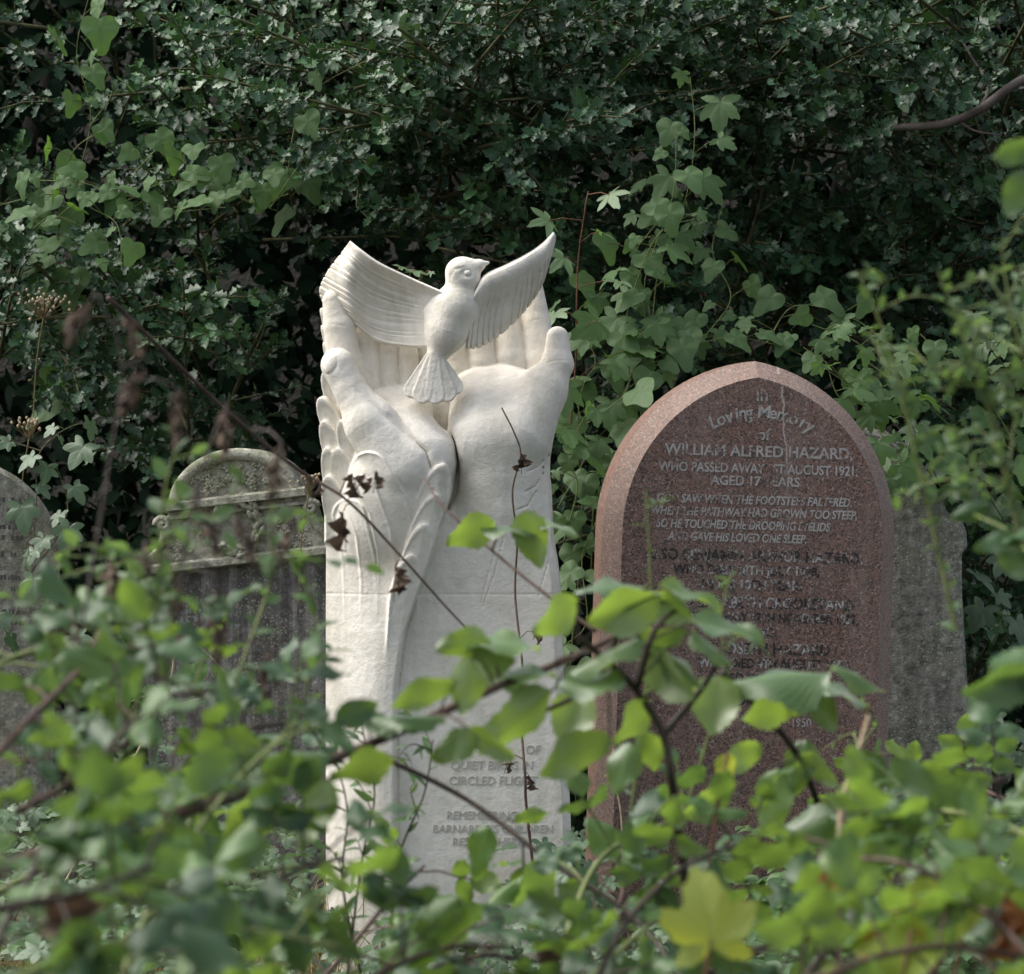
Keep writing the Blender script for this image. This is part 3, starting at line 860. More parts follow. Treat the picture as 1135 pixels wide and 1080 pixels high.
r_maple = r_lobed(((0, 1.0, .52), (.95, .85, .45), (1.95, .55, .42)), .05)
r_ivy = r_lobed(((0, 1.0, .85), (1.05, .78, .75), (2.1, .62, .7)), 0)
r_vine = r_lobed(((0, 1.0, .8), (.85, .84, .6), (1.9, .66, .6)), .06)

T_HOLLY = [leaf_holly(s) for s in range(6)]
T_BRAM = [leaf_grid(15, 7, w_ovate(.29 + .03 * (s % 3), .40), fold=(.12, .03, -.08, .06, -.12, .0)[s % 6], droop=(.1, .2, .15, .28, .18, .05)[s % 6], wave=1.0, serr=.055, seed=s, arch=(.0, .12, .2, .08, .15, .05)[s % 6], twist=(-.2, .15, .3, 0, -.15, .25)[s % 6]) for s in range(6)]
T_SMALL = [leaf_grid(5, 3, w_ovate(.26, .45), fold=.15, droop=.2 * s, seed=s) for s in range(3)]
T_LANCE = [leaf_grid(8, 3, w_ovate(.15, .4), fold=.2, droop=.15 + .15 * s, seed=s) for s in range(3)]
T_HEART = [leaf_polar(r_heart, 40, 3, .12, .12 + .1 * s, s) for s in range(3)]
T_MAPLE = [leaf_polar(r_maple, 70, 3, .12, .15 + .12 * s, s) for s in range(3)]
T_IVY = [leaf_polar(r_ivy, 48, 3, .15, .1 + .1 * s, s) for s in range(3)]
T_VINE = [leaf_polar(r_vine, 60, 3, .14, .15 + .12 * s, s) for s in range(3)]
T_BROAD = [leaf_polar(T_BROAD_F, 80, 5, .25, .25, 4, .07)]
T_DRY = [leaf_grid(7, 5, w_ovate(.26, .45), fold=.9, droop=.5 * s - .3, wave=5, seed=s, twist=1.2 * (s - 1)) for s in range(3)]

class Leaves:
    def __init__(s): s.V = []; s.Q = []; s.U = []; s.T = []; s.n = 0
    def put(s, tpl, pos, d, nrm, size, wid=1.0, tint=.5):
        V, Q, U = tpl
        d = np.array(d, float); d /= np.linalg.norm(d) + 1e-9
        n = np.array(nrm, float); n = n - d * (n @ d); ln = np.linalg.norm(n)
        if ln < 1e-3: n = np.array((0.3, -.2, .93)); n -= d * (n @ d); ln = np.linalg.norm(n)
        n /= ln; x = np.cross(d, n)
        W = (V[:, :1] * wid * x + V[:, 1:2] * d + V[:, 2:3] * n) * size + np.array(pos)
        s.V.append(W); s.Q.append(Q + s.n); s.U.append(U); s.T.append(np.full(len(V), tint, np.float32)); s.n += len(V)
    def build(s, name, mat, parent=None):
        if not s.V: return None
        return link(name, mesh_np(name, np.concatenate(s.V), np.concatenate(s.Q), np.concatenate(s.U), np.concatenate(s.T)), mat, parent)

def mat_leaf(name, top, under, through, rough=.45, spec=.5, trans=.35, vein=.5, veins=9, polar=False, spots=0.0, spotcol=(.25, .10, .03), coat=0.0, sheen=0.0):
    """top: three colours picked by each leaf's own tint"""
    t = NT(name); p = t.p
    at_ = t.new('ShaderNodeAttribute', attribute_name='tint')
    col = t.ramp(at_.outputs['Fac'], [(0, top[0]), (.5, top[1]), (1, top[2])])
    uv = t.new('ShaderNodeTexCoord').outputs['UV']; s = t.new('ShaderNodeSeparateXYZ'); t.link(uv, s.inputs[0])
    ax = t.math('ABSOLUTE', t.math('SUBTRACT', s.outputs['X'], .5))
    mid = t.math('LESS_THAN', ax, .018)
    ph = t.math('MULTIPLY_ADD', ax, -.9 if not polar else -1.2, s.outputs['Y'])
    sv = t.math('PINGPONG', t.math('MULTIPLY', ph, veins), .5)
    sl = t.ramp(sv, [(.0, 1), (.10, 0)])
    vm = t.math('MAXIMUM', mid, t.math('MULTIPLY', sl, .6))
    c = t.co(); n = t.noise(c, 35, 3)
    col = t.mix(t.math('MULTIPLY', n, .35), col, tuple(x * .55 for x in top[0]))
    col = t.mix(t.math('MULTIPLY', vm, vein), col, tuple(min(1, x * 1.9 + .02) for x in top[2]))
    if spots:
        sp = t.ramp(t.noise(c, 22, 4, .6), [(.62 - spots * .2, 0), (.70 - spots * .2, 1)])
        col = t.mix(sp, col, spotcol)
    geo = t.new('ShaderNodeNewGeometry')
    col = t.mix(geo.outputs['Backfacing'], col, under)
    t.link(col, p.inputs['Base Color']); p.inputs['Roughness'].default_value = rough
    p.inputs['Specular IOR Level'].default_value = spec
    p.inputs['Sheen Weight'].default_value = sheen; p.inputs['Sheen Roughness'].default_value = .35; p.inputs['Coat Weight'].default_value = coat; p.inputs['Coat Roughness'].default_value = .3
    t.bump(t.math('SUBTRACT', 1, sl), .25, .002)
    tr = t.new('ShaderNodeBsdfTranslucent')
    thr = t.mix(t.ramp(at_.outputs['Fac'], [(0, 0), (1, 1)]), tuple(x * .6 for x in through), through)
    thr = t.mix(t.math('MULTIPLY', vm, .35), thr, tuple(x * .5 for x in through))
    t.link(thr, tr.inputs['Color'])
    mx = t.new('ShaderNodeMixShader'); mx.inputs[0].default_value = trans
    t.link(p.outputs[0], mx.inputs[1]); t.link(tr.outputs[0], mx.inputs[2]); t.link(mx.outputs[0], t.out.inputs['Surface'])
    return t.m

def mat_simple(name, a, b, scale=40, rough=.8, spec=.3):
    t = NT(name); c = t.co()
    t.link(t.mix(t.ramp(t.noise(c, scale, 4), [(.35, 0), (.65, 1)]), a, b), t.p.inputs['Base Color'])
    t.p.inputs['Roughness'].default_value = rough; t.p.inputs['Specular IOR Level'].default_value = spec
    t.bump(t.noise(c, scale * 4, 3), .4, .003); return t.m

MAT = {}
def plant_materials():
    M = MAT
    M['holly'] = mat_leaf('holly_leaf', ((.018, .052, .025), (.034, .090, .040), (.075, .175, .055)), (.06, .12, .05), (.16, .36, .06), rough=.36, spec=.45, coat=.05, trans=.06, vein=.25, veins=5)
    M['deep'] = mat_leaf('shade_tinted_holly_leaf', ((.006, .017, .008), (.010, .027, .013), (.017, .045, .018)), (.014, .035, .016), (.04, .10, .02), rough=.7, spec=.1, trans=.03, vein=.1)  # near-black copy of the holly colours: shade of the hedge depth put into them
    M['heart'] = mat_leaf('bindweed_leaf', ((.034, .088, .026), (.06, .135, .038), (.115, .22, .055)), (.085, .15, .06), (.26, .50, .07), rough=.55, spec=.2, trans=.30, vein=.35, veins=6, polar=True)
    M['vine'] = mat_leaf('hop_leaf', ((.036, .090, .028), (.06, .135, .04), (.10, .20, .05)), (.09, .155, .065), (.28, .52, .08), rough=.52, spec=.25, trans=.30, vein=.4, veins=7, polar=True)
    M['maple'] = mat_leaf('sycamore_leaf', ((.06, .13, .05), (.10, .19, .075), (.15, .26, .09)), (.13, .20, .10), (.30, .55, .10), rough=.5, spec=.4, trans=.28, vein=.4, veins=6, polar=True)
    M['ivy'] = mat_leaf('ivy_leaf', ((.02, .05, .028), (.035, .075, .04), (.06, .11, .05)), (.09, .14, .08), (.16, .30, .06), rough=.45, spec=.35, trans=.12, vein=.5, veins=5, polar=True)
    for nm, sp, ct, th in (('bramble_bright', .85, .25, (.31, .46, .055)), ('bramble', .45, .05, (.25, .40, .05))): M[nm] = mat_leaf(nm + '_leaf' if nm != 'bramble' else 'bramble_leaf', ((.045, .10, .035), (.08, .165, .05), (.13, .23, .06)), (.20, .28, .11), th, rough=.38, spec=sp, trans=.42, coat=ct, sheen=ct * 2, vein=.6, veins=9)
    M['bramble_dark'] = mat_leaf('old_bramble_leaf', ((.025, .065, .028), (.045, .10, .04), (.07, .15, .045)), (.12, .19, .09), (.18, .31, .05), rough=.42, spec=.45, trans=.34, coat=.05, vein=.3, veins=9)
    M['fine'] = mat_leaf('small_green_leaf', ((.045, .09, .036), (.065, .13, .05), (.10, .19, .06)), (.10, .15, .07), (.24, .40, .09), rough=.5, spec=.4, trans=.35, vein=.1)
    M['yellow'] = mat_leaf('yellowing_leaf', ((.16, .27, .03), (.24, .35, .04), (.36, .42, .06)), (.30, .36, .08), (.55, .62, .07), rough=.5, spec=.4, trans=.40, vein=.6, veins=6, polar=True, spots=.3, spotcol=(.38, .15, .04))
    M['brown'] = mat_leaf('dead_leaf', ((.040, .028, .020), (.065, .045, .032), (.12, .082, .055)), (.095, .066, .046), (.16, .10, .06), rough=.8, spec=.2, trans=.15, vein=.2)
    M['rust'] = mat_leaf('rusty_leaf', ((.16, .055, .02), (.26, .09, .03), (.34, .16, .05)), (.22, .10, .05), (.40, .16, .04), rough=.7, spec=.2, trans=.2, vein=.2)
    M['twig'] = mat_simple('twig_bark', (.06, .055, .03), (.12, .12, .05))
    M['seed'] = mat_leaf('dead_seed_head', ((.10, .075, .06), (.15, .11, .085), (.20, .15, .12)), (.13, .10, .08), (.25, .16, .10), rough=.85, spec=.15, trans=.15, vein=0)
    M['branch'] = mat_simple('holly_bark', (.07, .055, .048), (.13, .11, .10), 20)
    M['cane'] = mat_simple('bramble_cane', (.055, .030, .026), (.11, .07, .05), 30, .6)
    M['dark_cane'] = mat_simple('dark_stem', (.028, .020, .016), (.06, .045, .03), 30, .6)
    M['green_stem'] = mat_simple('green_stem', (.10, .13, .04), (.17, .20, .07), 30, .6)
    M['red_stem'] = mat_simple('red_stem', (.12, .05, .03), (.20, .10, .06), 30, .6)
    M['straw'] = mat_leaf('dry_grass', ((.20, .15, .07), (.36, .28, .14), (.52, .44, .26)), (.36, .28, .15), (.5, .4, .18), rough=.7, spec=.25, trans=.2, vein=0)
    M['grass'] = mat_leaf('green_grass', ((.05, .10, .03), (.09, .16, .04), (.16, .22, .06)), (.10, .16, .05), (.30, .48, .08), rough=.55, spec=.3, trans=.3, vein=0)
    M['flower'] = mat_simple('dry_flower', (.30, .22, .14), (.50, .42, .28), 60)

def vrand(s=1.0): return Vector((random.gauss(0, s), random.gauss(0, s), random.gauss(0, s)))
CAMV = Vector((0, -1, 0))      # towards the camera

# ---------------------------------------------------------------- holly
def holly_spray(lv, tw, p, d, ln, nl, size, tmin=0., tmax=1.):
    d = d.normalized(); q = p + d * ln + Vector((0, 0, -.04 * random.random()))
    pts = [p, p.lerp(q, .5) + vrand(.008), q]
    tw.tube(pts, [.0035, .0028, .0015], 4, False)
    side = d.cross(Vector((0, 0, 1)) + vrand(.2)).normalized(); up = side.cross(d).normalized()
    base = random.uniform(tmin, tmax)
    for k in range(nl):
        f = (k + .6) / nl; a = k * 2.4 + random.uniform(-.4, .4)
        rad = side * math.cos(a) + up * math.sin(a)
        c = p.lerp(q, f)
        ld = (rad * (1.0 - .35 * f) + d * (.45 + .6 * f) + vrand(.18)).normalized()
        nm = Vector((0, -.35, .8)) + rad * -.1 + d * .5 + vrand(.38)
        sz = size * random.uniform(.7, 1.15) * (1 - .25 * max(0, f - .8) / .2)
        young = .35 * max(0, f - .7) / .3
        lv.put(random.choice(T_HOLLY), c, ld, nm, sz, random.uniform(.85, 1.15), min(1, base * .6 + random.random() * .35 + young * random.random()))

def holly_tree(label, blobs, trunk, seed, extra=None):
    random.seed(seed)
    base = trunk[0]
    root = empty('holly_tree', (base.x, base.y, 0), label, 'holly tree', 'holly trees forming the dark hedge behind the graves')
    lv = Leaves(); tw = MB()
    for (px, py, d, rx, ry, rd, n) in blobs:
        c = at(px, py, d); sx, sz = rx / F * d, ry / F * d
        left = n
        while left > 0:
            while True:
                u = Vector((random.uniform(-1, 1), random.uniform(-1, 1), random.uniform(-1, 1)))
                if .12 < u.length < 1: break
            p = c + Vector((u.x * sx, u.y * rd, u.z * sz))
            # one bough: a woody shoot with leafy side sprays, all of one tone
            bd = (Vector((u.x * .9 + random.gauss(0, .5), -.55 - .5 * random.random(), u.z * .4 + .35 + random.gauss(0, .3)))).normalized()
            k = random.randint(4, 8); ln = .055 * k; left -= k; tone = random.random() ** 1.6
            P = smooth_path([p - bd * .12, p + bd * ln * .5 + vrand(.012), p + bd * ln], 4); tw.tube(P, [.0055 - .0035 * i / len(P) for i in range(len(P))], 5, False)
            sd = bd.cross(Vector((0, -.3, 1)) + vrand(.2)).normalized()
            for j in range(k):
                f = (j + .5) / k; q = P[min(int(f * len(P)), len(P) - 1)]
                dr = bd * (.55 + .6 * f) + sd * (1 - .5 * f) * (1 if j % 2 else -1) + vrand(.18)
                holly_spray(lv, tw, q, dr if j < k - 1 else bd, random.uniform(.11, .22), random.randint(9, 15), random.uniform(.037, .054), tone, tone)
    lv.build('crown', MAT['holly'], root)
    mb = MB(); mb.tube(smooth_path(trunk, 5), [.075 - .05 * i / (5 * (len(trunk) - 1)) for i in range(5 * (len(trunk) - 1) + 1)], 9); 
    t = mb.build('trunk', MAT['branch'], root)
    tw.build('twigs', MAT['twig'], root)
    for pts, r0, r1 in extra or ():
        mb = MB(); P = smooth_path(pts, 8); mb.tube(P, [r0 + (r1 - r0) * i / (len(P) - 1) for i in range(len(P))], 8)
        mb.build('branch', MAT['branch'], root)
    return root

def hedge():
    holly_tree('holly tree on the left, its dark spiny crown above the ornate arched stone',
        [(60, 120, 9.6, 170, 150, .5, 42), (270, 100, 8.9, 120, 70, .45, 60), (170, 255, 9.0, 180, 80, .45, 85), (290, 210, 8.7, 90, 70, .35, 46), (40, 330, 8.7, 90, 70, .35, 40),
         (180, 350, 8.8, 70, 55, .35, 26), (50, 420, 8.9, 90, 60, .3, 22), (200, 420, 9.2, 150, 80, .4, 24), (235, 470, 8.8, 60, 40, .3, 16), (30, 10, 8.8, 60, 40, .4, 20), (230, 330, 8.75, 60, 40, .25, 18)],
        [at(-90, 1050, 10.4), at(-85, 700, 10.4), at(-40, 400, 10.4), at(60, 60, 10.2)], 11)
    holly_tree('holly tree with the palest glossy leaf sprays, its crown right behind the dove',
        [(390, 90, 8.6, 110, 70, .45, 95), (520, 110, 8.35, 130, 80, .45, 150), (620, 110, 8.4, 100, 90, .45, 105), (440, 190, 8.6, 110, 50, .35, 60), (580, 40, 8.9, 120, 60, .5, 70),
         (480, 20, 9.1, 110, 50, .5, 30), (560, 215, 8.9, 110, 70, .4, 24), (420, 280, 9.6, 120, 80, .4, 10), (545, 300, 9.0, 30, 40, .2, 7), (640, 250, 8.7, 60, 70, .3, 40), (610, 380, 8.9, 60, 100, .3, 40), (640, 560, 8.9, 60, 120, .3, 40)],
        [at(500, 1050, 10.4), at(505, 700, 10.4), at(500, 400, 10.4), at(520, 40, 10)], 12)
    br = [([at(1200, 70, 7.9), at(1135, 88, 7.9), at(1085, 122, 7.9), at(1045, 138, 7.95), at(995, 143, 8.1), at(955, 160, 9.0)], .013, .009),
          ([at(1085, 122, 7.9), at(1095, 96, 7.95), at(1075, 60, 8.3), at(1050, 20, 8.4)], .005, .0025),
          ([at(1060, 132, 7.92), at(1080, 145, 7.9), at(1110, 150, 7.9)], .004, .002)]
    holly_tree('holly tree on the right with a bare curved bough showing among small glossy leaves',
        [(760, 60, 8.7, 120, 80, .45, 100), (900, 60, 8.5, 130, 80, .45, 125), (1060, 60, 8.4, 120, 80, .45, 130), (860, 180, 8.9, 120, 90, .45, 66), (1010, 200, 8.7, 130, 90, .45, 120),
         (1110, 230, 8.4, 80, 110, .35, 60), (900, 300, 8.7, 130, 70, .35, 60), (1040, 330, 8.6, 120, 90, .35, 80), (780, 330, 8.8, 80, 70, .3, 50), (1090, 470, 8.6, 70, 120, .3, 60), (860, 390, 8.6, 90, 40, .25, 30), (1100, 640, 8.6, 60, 120, .3, 50), (1090, 740, 8.5, 60, 80, .3, 30)],
        [at(880, 1050, 10.4), at(870, 700, 10.4), at(900, 400, 10.4), at(960, 60, 9.8)], 13, br)
    # the wood behind: reads as one dark mass, shade put into its leaf colour
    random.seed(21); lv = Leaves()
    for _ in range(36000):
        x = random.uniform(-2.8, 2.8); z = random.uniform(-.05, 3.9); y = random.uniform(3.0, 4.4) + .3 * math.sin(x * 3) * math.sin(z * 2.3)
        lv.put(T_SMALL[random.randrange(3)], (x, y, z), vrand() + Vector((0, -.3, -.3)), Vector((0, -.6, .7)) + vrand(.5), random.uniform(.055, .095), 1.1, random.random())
    for _ in range(5000):  # unseen canopy overhead, added to shade the wood behind
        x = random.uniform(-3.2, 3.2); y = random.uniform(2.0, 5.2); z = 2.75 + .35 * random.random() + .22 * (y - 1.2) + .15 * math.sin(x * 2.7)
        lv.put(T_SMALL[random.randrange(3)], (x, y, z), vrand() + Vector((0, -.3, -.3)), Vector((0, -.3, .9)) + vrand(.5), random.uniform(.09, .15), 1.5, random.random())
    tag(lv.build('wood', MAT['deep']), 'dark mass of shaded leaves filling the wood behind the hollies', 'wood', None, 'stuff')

# ---------------------------------------------------------------- ground
def ground():
    n = 90; xs = np.linspace(-7, 7, n); ys = np.linspace(-9, 13, n * 2)
    X, Y = np.meshgrid(xs, ys)
    Z = .03 * np.sin(X * 3.1 + Y) * np.cos(Y * 2.3) + .02 * np.sin(X * 9) * np.sin(Y * 7) + np.clip((Y - 4.6) / 3.0, 0, 1) ** 1.2 * 5.2  # rear slope is an added bank that blocks sky light through leaf gaps
    V = np.stack([X, Y, Z], -1).reshape(-1, 3); m = n
    Q = [(j * m + i, j * m + i + 1, (j + 1) * m + i + 1, (j + 1) * m + i) for j in range(len(ys) - 1) for i in range(m - 1)]
    t = NT('leaf_litter'); c = t.co()
    t.link(t.ramp(t.noise(c, 26, 6, .7), [(.3, (.006, .006, .004)), (.55, (.014, .013, .008)), (.75, (.030, .026, .015))]), t.p.inputs['Base Color'])
    t.p.inputs['Roughness'].default_value = .95; t.bump(t.noise(c, 60, 5), .8, .02)
    tag(link('ground', mesh_np('ground', V, Q), t.m), None, None, None, 'structure')

def blade(lv, p, h, lean, tint, w=.004):
    seg = 5; pts = []
    for i in range(seg + 1):
        f = i / seg; pts.append(p + Vector((lean.x * f * f, lean.y * f * f, h * (f - .25 * f * f * lean.length / max(h, .01)))))
    side = Vector((random.gauss(0, 1), random.gauss(0, .5), 0)).normalized()
    V = []; 
    for i, q in enumerate(pts):
        ww = w * (1 - i / seg * .85)
        V += [tuple(q - side * ww / 2), tuple(q + side * ww / 2)]
    V = np.array(V, np.float32); Q = np.array([(2 * i, 2 * i + 1, 2 * i + 3, 2 * i + 2) for i in range(seg)], np.int32)
    lv.V.append(V); lv.Q.append(Q + lv.n); lv.U.append(np.zeros((len(V), 2), np.float32)); lv.T.append(np.full(len(V), tint, np.float32)); lv.n += len(V)

def grasses():
    random.seed(31)
    lv = Leaves()
    for _ in range(1500):
        d = random.uniform(5.6, 7.6); px = random.uniform(-30, 380)
        p = at(px, 540, d); p.z = 0
        blade(lv, p, random.uniform(.10, .34), Vector((random.gauss(0, .12), random.gauss(0, .10), 0)), random.random())
    for _ in range(350):
        d = random.uniform(6.2, 7.1); px = random.uniform(640, 1130); p = at(px, 540, d); p.z = 0
        blade(lv, p, random.uniform(.1, .3), Vector((random.gauss(0, .1), random.gauss(0, .1), 0)), random.random(), .003)
    tag(lv.build('dry_grass', MAT['straw']), 'pale dry grass lying in the tangle at the foot of the graves', 'grass', None, 'stuff')
    lv = Leaves()
    for _ in range(1600):
        d = random.uniform(5.0, 8.4); px = random.uniform(-40, 1180); p = at(px, 540, d); p.z = 0
        blade(lv, p, random.uniform(.08, .30), Vector((random.gauss(0, .1), random.gauss(0, .1), 0)), random.random(), .005)
    tag(lv.build('green_grass', MAT['grass']), 'thin green grass blades growing between the headstones', 'grass', None, 'stuff')
    # ground cover of small leaves round the stones
    lv = Leaves()
    for _ in range(2600):
        d = random.uniform(5.2, 8.6); px = random.uniform(-60, 1200)
        if 7.0 < d + .25 < 7.6 and 640 < px < 1000: d -= .6
        p = at(px, 540, d); hgt = .16 + .14 * (math.sin(px * .013) + math.sin(d * 2.1 + px * .02)) * .5 + (.12 if px > 960 else 0) + (.12 if px < 340 else 0)
        p.z = random.uniform(.02, max(.06, hgt + .10))
        lv.put(random.choice(T_IVY), p, Vector((random.gauss(0, 1), -.5, random.gauss(-.1, .4))), Vector((0, -.5, .8)) + vrand(.35), random.uniform(.022, .045), 1, random.random())
    tag(lv.build('ground_ivy', MAT['ivy']), 'low ivy carpeting the ground between the graves', 'ground cover', None, 'stuff')
    lv = Leaves(); random.seed(33)
    for _ in range(1100):
        d = random.uniform(5.0, 7.6); px = random.choice((random.gauss(1060, 90), random.gauss(150, 130), random.gauss(1000, 120)))
        if 7.0 < d + .25 < 7.6 and 640 < px < 1000: d -= .6
        p = at(px, 540, d); p.z = random.uniform(.05, .40)
        c = p; dr = Vector((random.gauss(0, 1), -.6, random.gauss(0, .2))).normalized(); sd = dr.cross(Vector((0, 0, 1))).normalized(); tn = random.random()
        for k in range(3):
            for sg in (-1, 1):
                lv.put(random.choice(T_SMALL), c + dr * .022 * k, dr * .5 + sd * sg, Vector((0, -.35, 1)) + vrand(.2), random.uniform(.03, .042), 1.1, tn)
        lv.put(random.choice(T_SMALL), c + dr * .066, dr, Vector((0, -.35, 1)) + vrand(.2), .045, 1.1, tn)
    tag(lv.build('undergrowth', MAT['fine']), 'light green leafy undergrowth at the base of the stones', 'undergrowth', None, 'stuff')

# ---------------------------------------------------------------- climbers
def climber(label, cat, name, paths, tpls, mat, stem_mat, spacing, size, seed, group=None, face=.7, side=.05, jit=.5, stem_r=.0018, flat=0.0):
    """paths: lists of (px,py,d); leaves on petioles along each stem"""
    random.seed(seed)
    p0 = at(*paths[0][-1]); root = empty(name, (p0.x, p0.y, 0), label, cat, group)
    lv = Leaves(); st = MB()
    for path in paths:
        P = smooth_path([at(*q) for q in path], 10)
        st.tube(P, [stem_r * (1 - .5 * i / len(P)) for i in range(len(P))], 5, False)
        acc = 0; s = 1
        for a, b in zip(P, P[1:]):
            acc += (b - a).length
            while acc > spacing:
                acc -= spacing; s = -s
                pet = Vector((s * random.uniform(.4, 1), -random.uniform(.2, 1.0), random.uniform(-.1, .7))).normalized() * side * random.uniform(.5, 1.4)
                q = a + pet; st.tube([a, a + pet * .6 + Vector((0, 0, .006)), q], .0011, 4, False)
                ld = Vector((s * .4 + random.gauss(0, jit), -.35 - flat, -.75 + flat + random.gauss(0, jit * .6)))
                nm = Vector((random.gauss(0, .5), -face + random.gauss(0, .45), .8 + random.gauss(0, .3)))
                lv.put(random.choice(tpls), q, ld, nm, size * random.choice((.5, .75, .9, 1.0, 1.2, 1.35)) * random.uniform(.85, 1.1), random.uniform(.9, 1.1), random.random())
    lv.build('foliage', mat, root); st.build('stem', stem_mat, root)
    return root

def climbers():
    M = MAT
    climber('bindweed hanging down the left top corner with large heart leaves', 'bindweed', 'bindweed', [[(80, 470, 9), (60, 300, 8.5), (100, 140, 8.3), (85, 60, 8.3), (100, -10, 8.3)], [(100, 140, 8.3), (125, 95, 8.2), (90, 40, 8.2)], [(60, 300, 8.5), (75, 180, 8.3), (120, 140, 8.2)]][::1], T_HEART, M['heart'], M['green_stem'], .075, .058, 41, 'bindweed climbing over the hollies')
    climber('bindweed trailing in a thick leafy band above the ornate arched headstone', 'bindweed', 'bindweed', [[(-10, 230, 8.2), (60, 215, 8.15), (130, 225, 8.1), (200, 200, 8.15), (310, 235, 8.2)], [(20, 270, 8.2), (60, 240, 8.1), (110, 265, 8.1), (150, 300, 8.1)], [(150, 190, 8.2), (185, 160, 8.25), (215, 190, 8.2), (280, 225, 8.15), (320, 215, 8.15)], [(40, 200, 8.15), (100, 205, 8.1), (160, 235, 8.1), (250, 230, 8.1)], [(100, 230, 8.1), (130, 250, 8.05), (135, 300, 8.0)]], T_HEART, M['heart'], M['green_stem'], .045, .042, 42, 'bindweed climbing over the hollies')
    climber('bindweed with a few broad heart leaves reaching over the pale holly sprays', 'bindweed', 'bindweed', [[(330, 260, 8.6), (320, 190, 8.2), (340, 110, 8.2), (410, 65, 8.1), (470, 35, 8.1), (490, 15, 8.1)], [(300, 230, 8.2), (320, 200, 8.1), (340, 170, 8.1)]], T_HEART, M['heart'], M['green_stem'], .14, .052, 43, 'bindweed climbing over the hollies')
    climber('tall column of hop leaves climbing beside the raised right wing of the dove', 'hop', 'hop_vine', [[(700, 620, 7.9), (705, 500, 7.85), (720, 400, 7.8), (730, 300, 7.8), (760, 220, 7.8), (770, 150, 7.85), (765, 85, 7.9)], [(720, 400, 7.75), (715, 310, 7.75), (745, 220, 7.75), (750, 140, 7.8)], [(690, 380, 7.8), (700, 330, 7.75), (730, 260, 7.7), (780, 240, 7.7)]], T_VINE + T_HEART, M['vine'], M['green_stem'], .056, .058, 44, None, .8, .055)
    climber('hop leaves crowding the gap between the carved thumb and the granite stone', 'hop', 'hop_vine', [[(640, 660, 7.7), (645, 560, 7.7), (640, 480, 7.65), (650, 420, 7.65), (690, 390, 7.7), (760, 385, 7.7)], [(650, 470, 7.6), (690, 440, 7.6), (700, 410, 7.65)], [(625, 600, 7.65), (640, 540, 7.6), (630, 500, 7.6), (655, 450, 7.6)], [(660, 380, 7.75), (700, 370, 7.7), (740, 375, 7.7)], [(635, 700, 7.6), (628, 800, 7.55), (640, 900, 7.5)]], T_VINE + T_HEART, M['vine'], M['green_stem'], .055, .056, 45, None, .7, .05, flat=.2)
    climber('sycamore seedling with flat toothed leaves on a thin stem beside the wing tip', 'seedling', 'sycamore_seedling', [[(632, 470, 7.7), (638, 400, 7.7), (640, 300, 7.65), (648, 235, 7.6), (652, 212, 7.6)]], T_MAPLE, M['maple'], M['red_stem'], .055, .055, 46, None, .45, .08, .4, .0025, .45)
    climber('sycamore sprig showing its small leaves over the left wing of the dove', 'seedling', 'sycamore_seedling', [[(455, 420, 7.9), (452, 340, 7.75), (455, 298, 7.7)], [(452, 330, 7.75), (470, 302, 7.7)], [(452, 330, 7.75), (438, 300, 7.7)]], T_MAPLE, M['maple'], M['red_stem'], .04, .032, 47, None, .45, .03, .4, .002, .45)
    climber('ivy with lobed leaves trailing over the right shoulder of the granite stone', 'ivy', 'ivy_vine', [[(1010, 560, 7.55), (985, 500, 7.6), (960, 450, 7.65), (925, 410, 7.6), (890, 385, 7.6)], [(1000, 520, 7.5), (1010, 470, 7.55), (990, 420, 7.6), (950, 380, 7.6), (900, 360, 7.6)], [(960, 450, 7.55), (930, 440, 7.55), (915, 400, 7.55)], [(1000, 545, 7.35), (990, 520, 7.4), (980, 480, 7.45)]], T_VINE, M['vine'], M['green_stem'], .045, .052, 48, None, .7, .04)
    climber('leafy hop spreading low between the memorial and the granite stone', 'hop', 'hop_vine', [[(655, 640, 7.75), (660, 540, 7.7), (680, 470, 7.7), (700, 420, 7.7), (740, 390, 7.75), (800, 375, 7.75)], [(620, 560, 7.8), (650, 500, 7.75), (640, 440, 7.75), (660, 400, 7.75), (640, 350, 7.8), (670, 320, 7.85)], [(620, 720, 7.6), (650, 690, 7.6), (645, 620, 7.65), (660, 580, 7.65)], [(690, 400, 7.7), (720, 350, 7.75), (700, 290, 7.8), (730, 240, 7.85), (720, 190, 7.9)]], T_VINE + T_HEART + T_HEART, M['vine'], M['green_stem'], .046, .048, 56, None, .75, .06)
    climber('hop leaves spreading over the holly above the apex of the granite stone', 'hop', 'hop_vine', [[(720, 410, 7.8), (780, 375, 7.8), (850, 380, 7.8), (900, 400, 7.75), (960, 440, 7.7)], [(850, 380, 7.8), (880, 340, 7.85), (940, 350, 7.85), (1000, 390, 7.8), (1060, 400, 7.8)], [(780, 375, 7.8), (810, 330, 7.9), (790, 280, 7.95), (800, 230, 8.0)]], T_VINE + T_HEART, M['vine'], M['green_stem'], .042, .048, 57, None, .75, .06)
    climber('bindweed scrambling over the low growth right of the granite stone', 'bindweed', 'bindweed', [[(1140, 620, 7.9), (1090, 540, 7.8), (1060, 480, 7.8), (1000, 430, 7.75), (960, 400, 7.8)], [(1150, 540, 7.8), (1100, 450, 7.8), (1060, 410, 7.8), (1020, 370, 7.85)], [(1160, 480, 7.7), (1130, 400, 7.75), (1090, 370, 7.8)], [(1050, 560, 7.8), (1030, 510, 7.7), (1010, 470, 7.65)]], T_HEART + T_VINE, M['heart'], M['green_stem'], .040, .046, 58, 'bindweed climbing over the hollies', .75, .05)
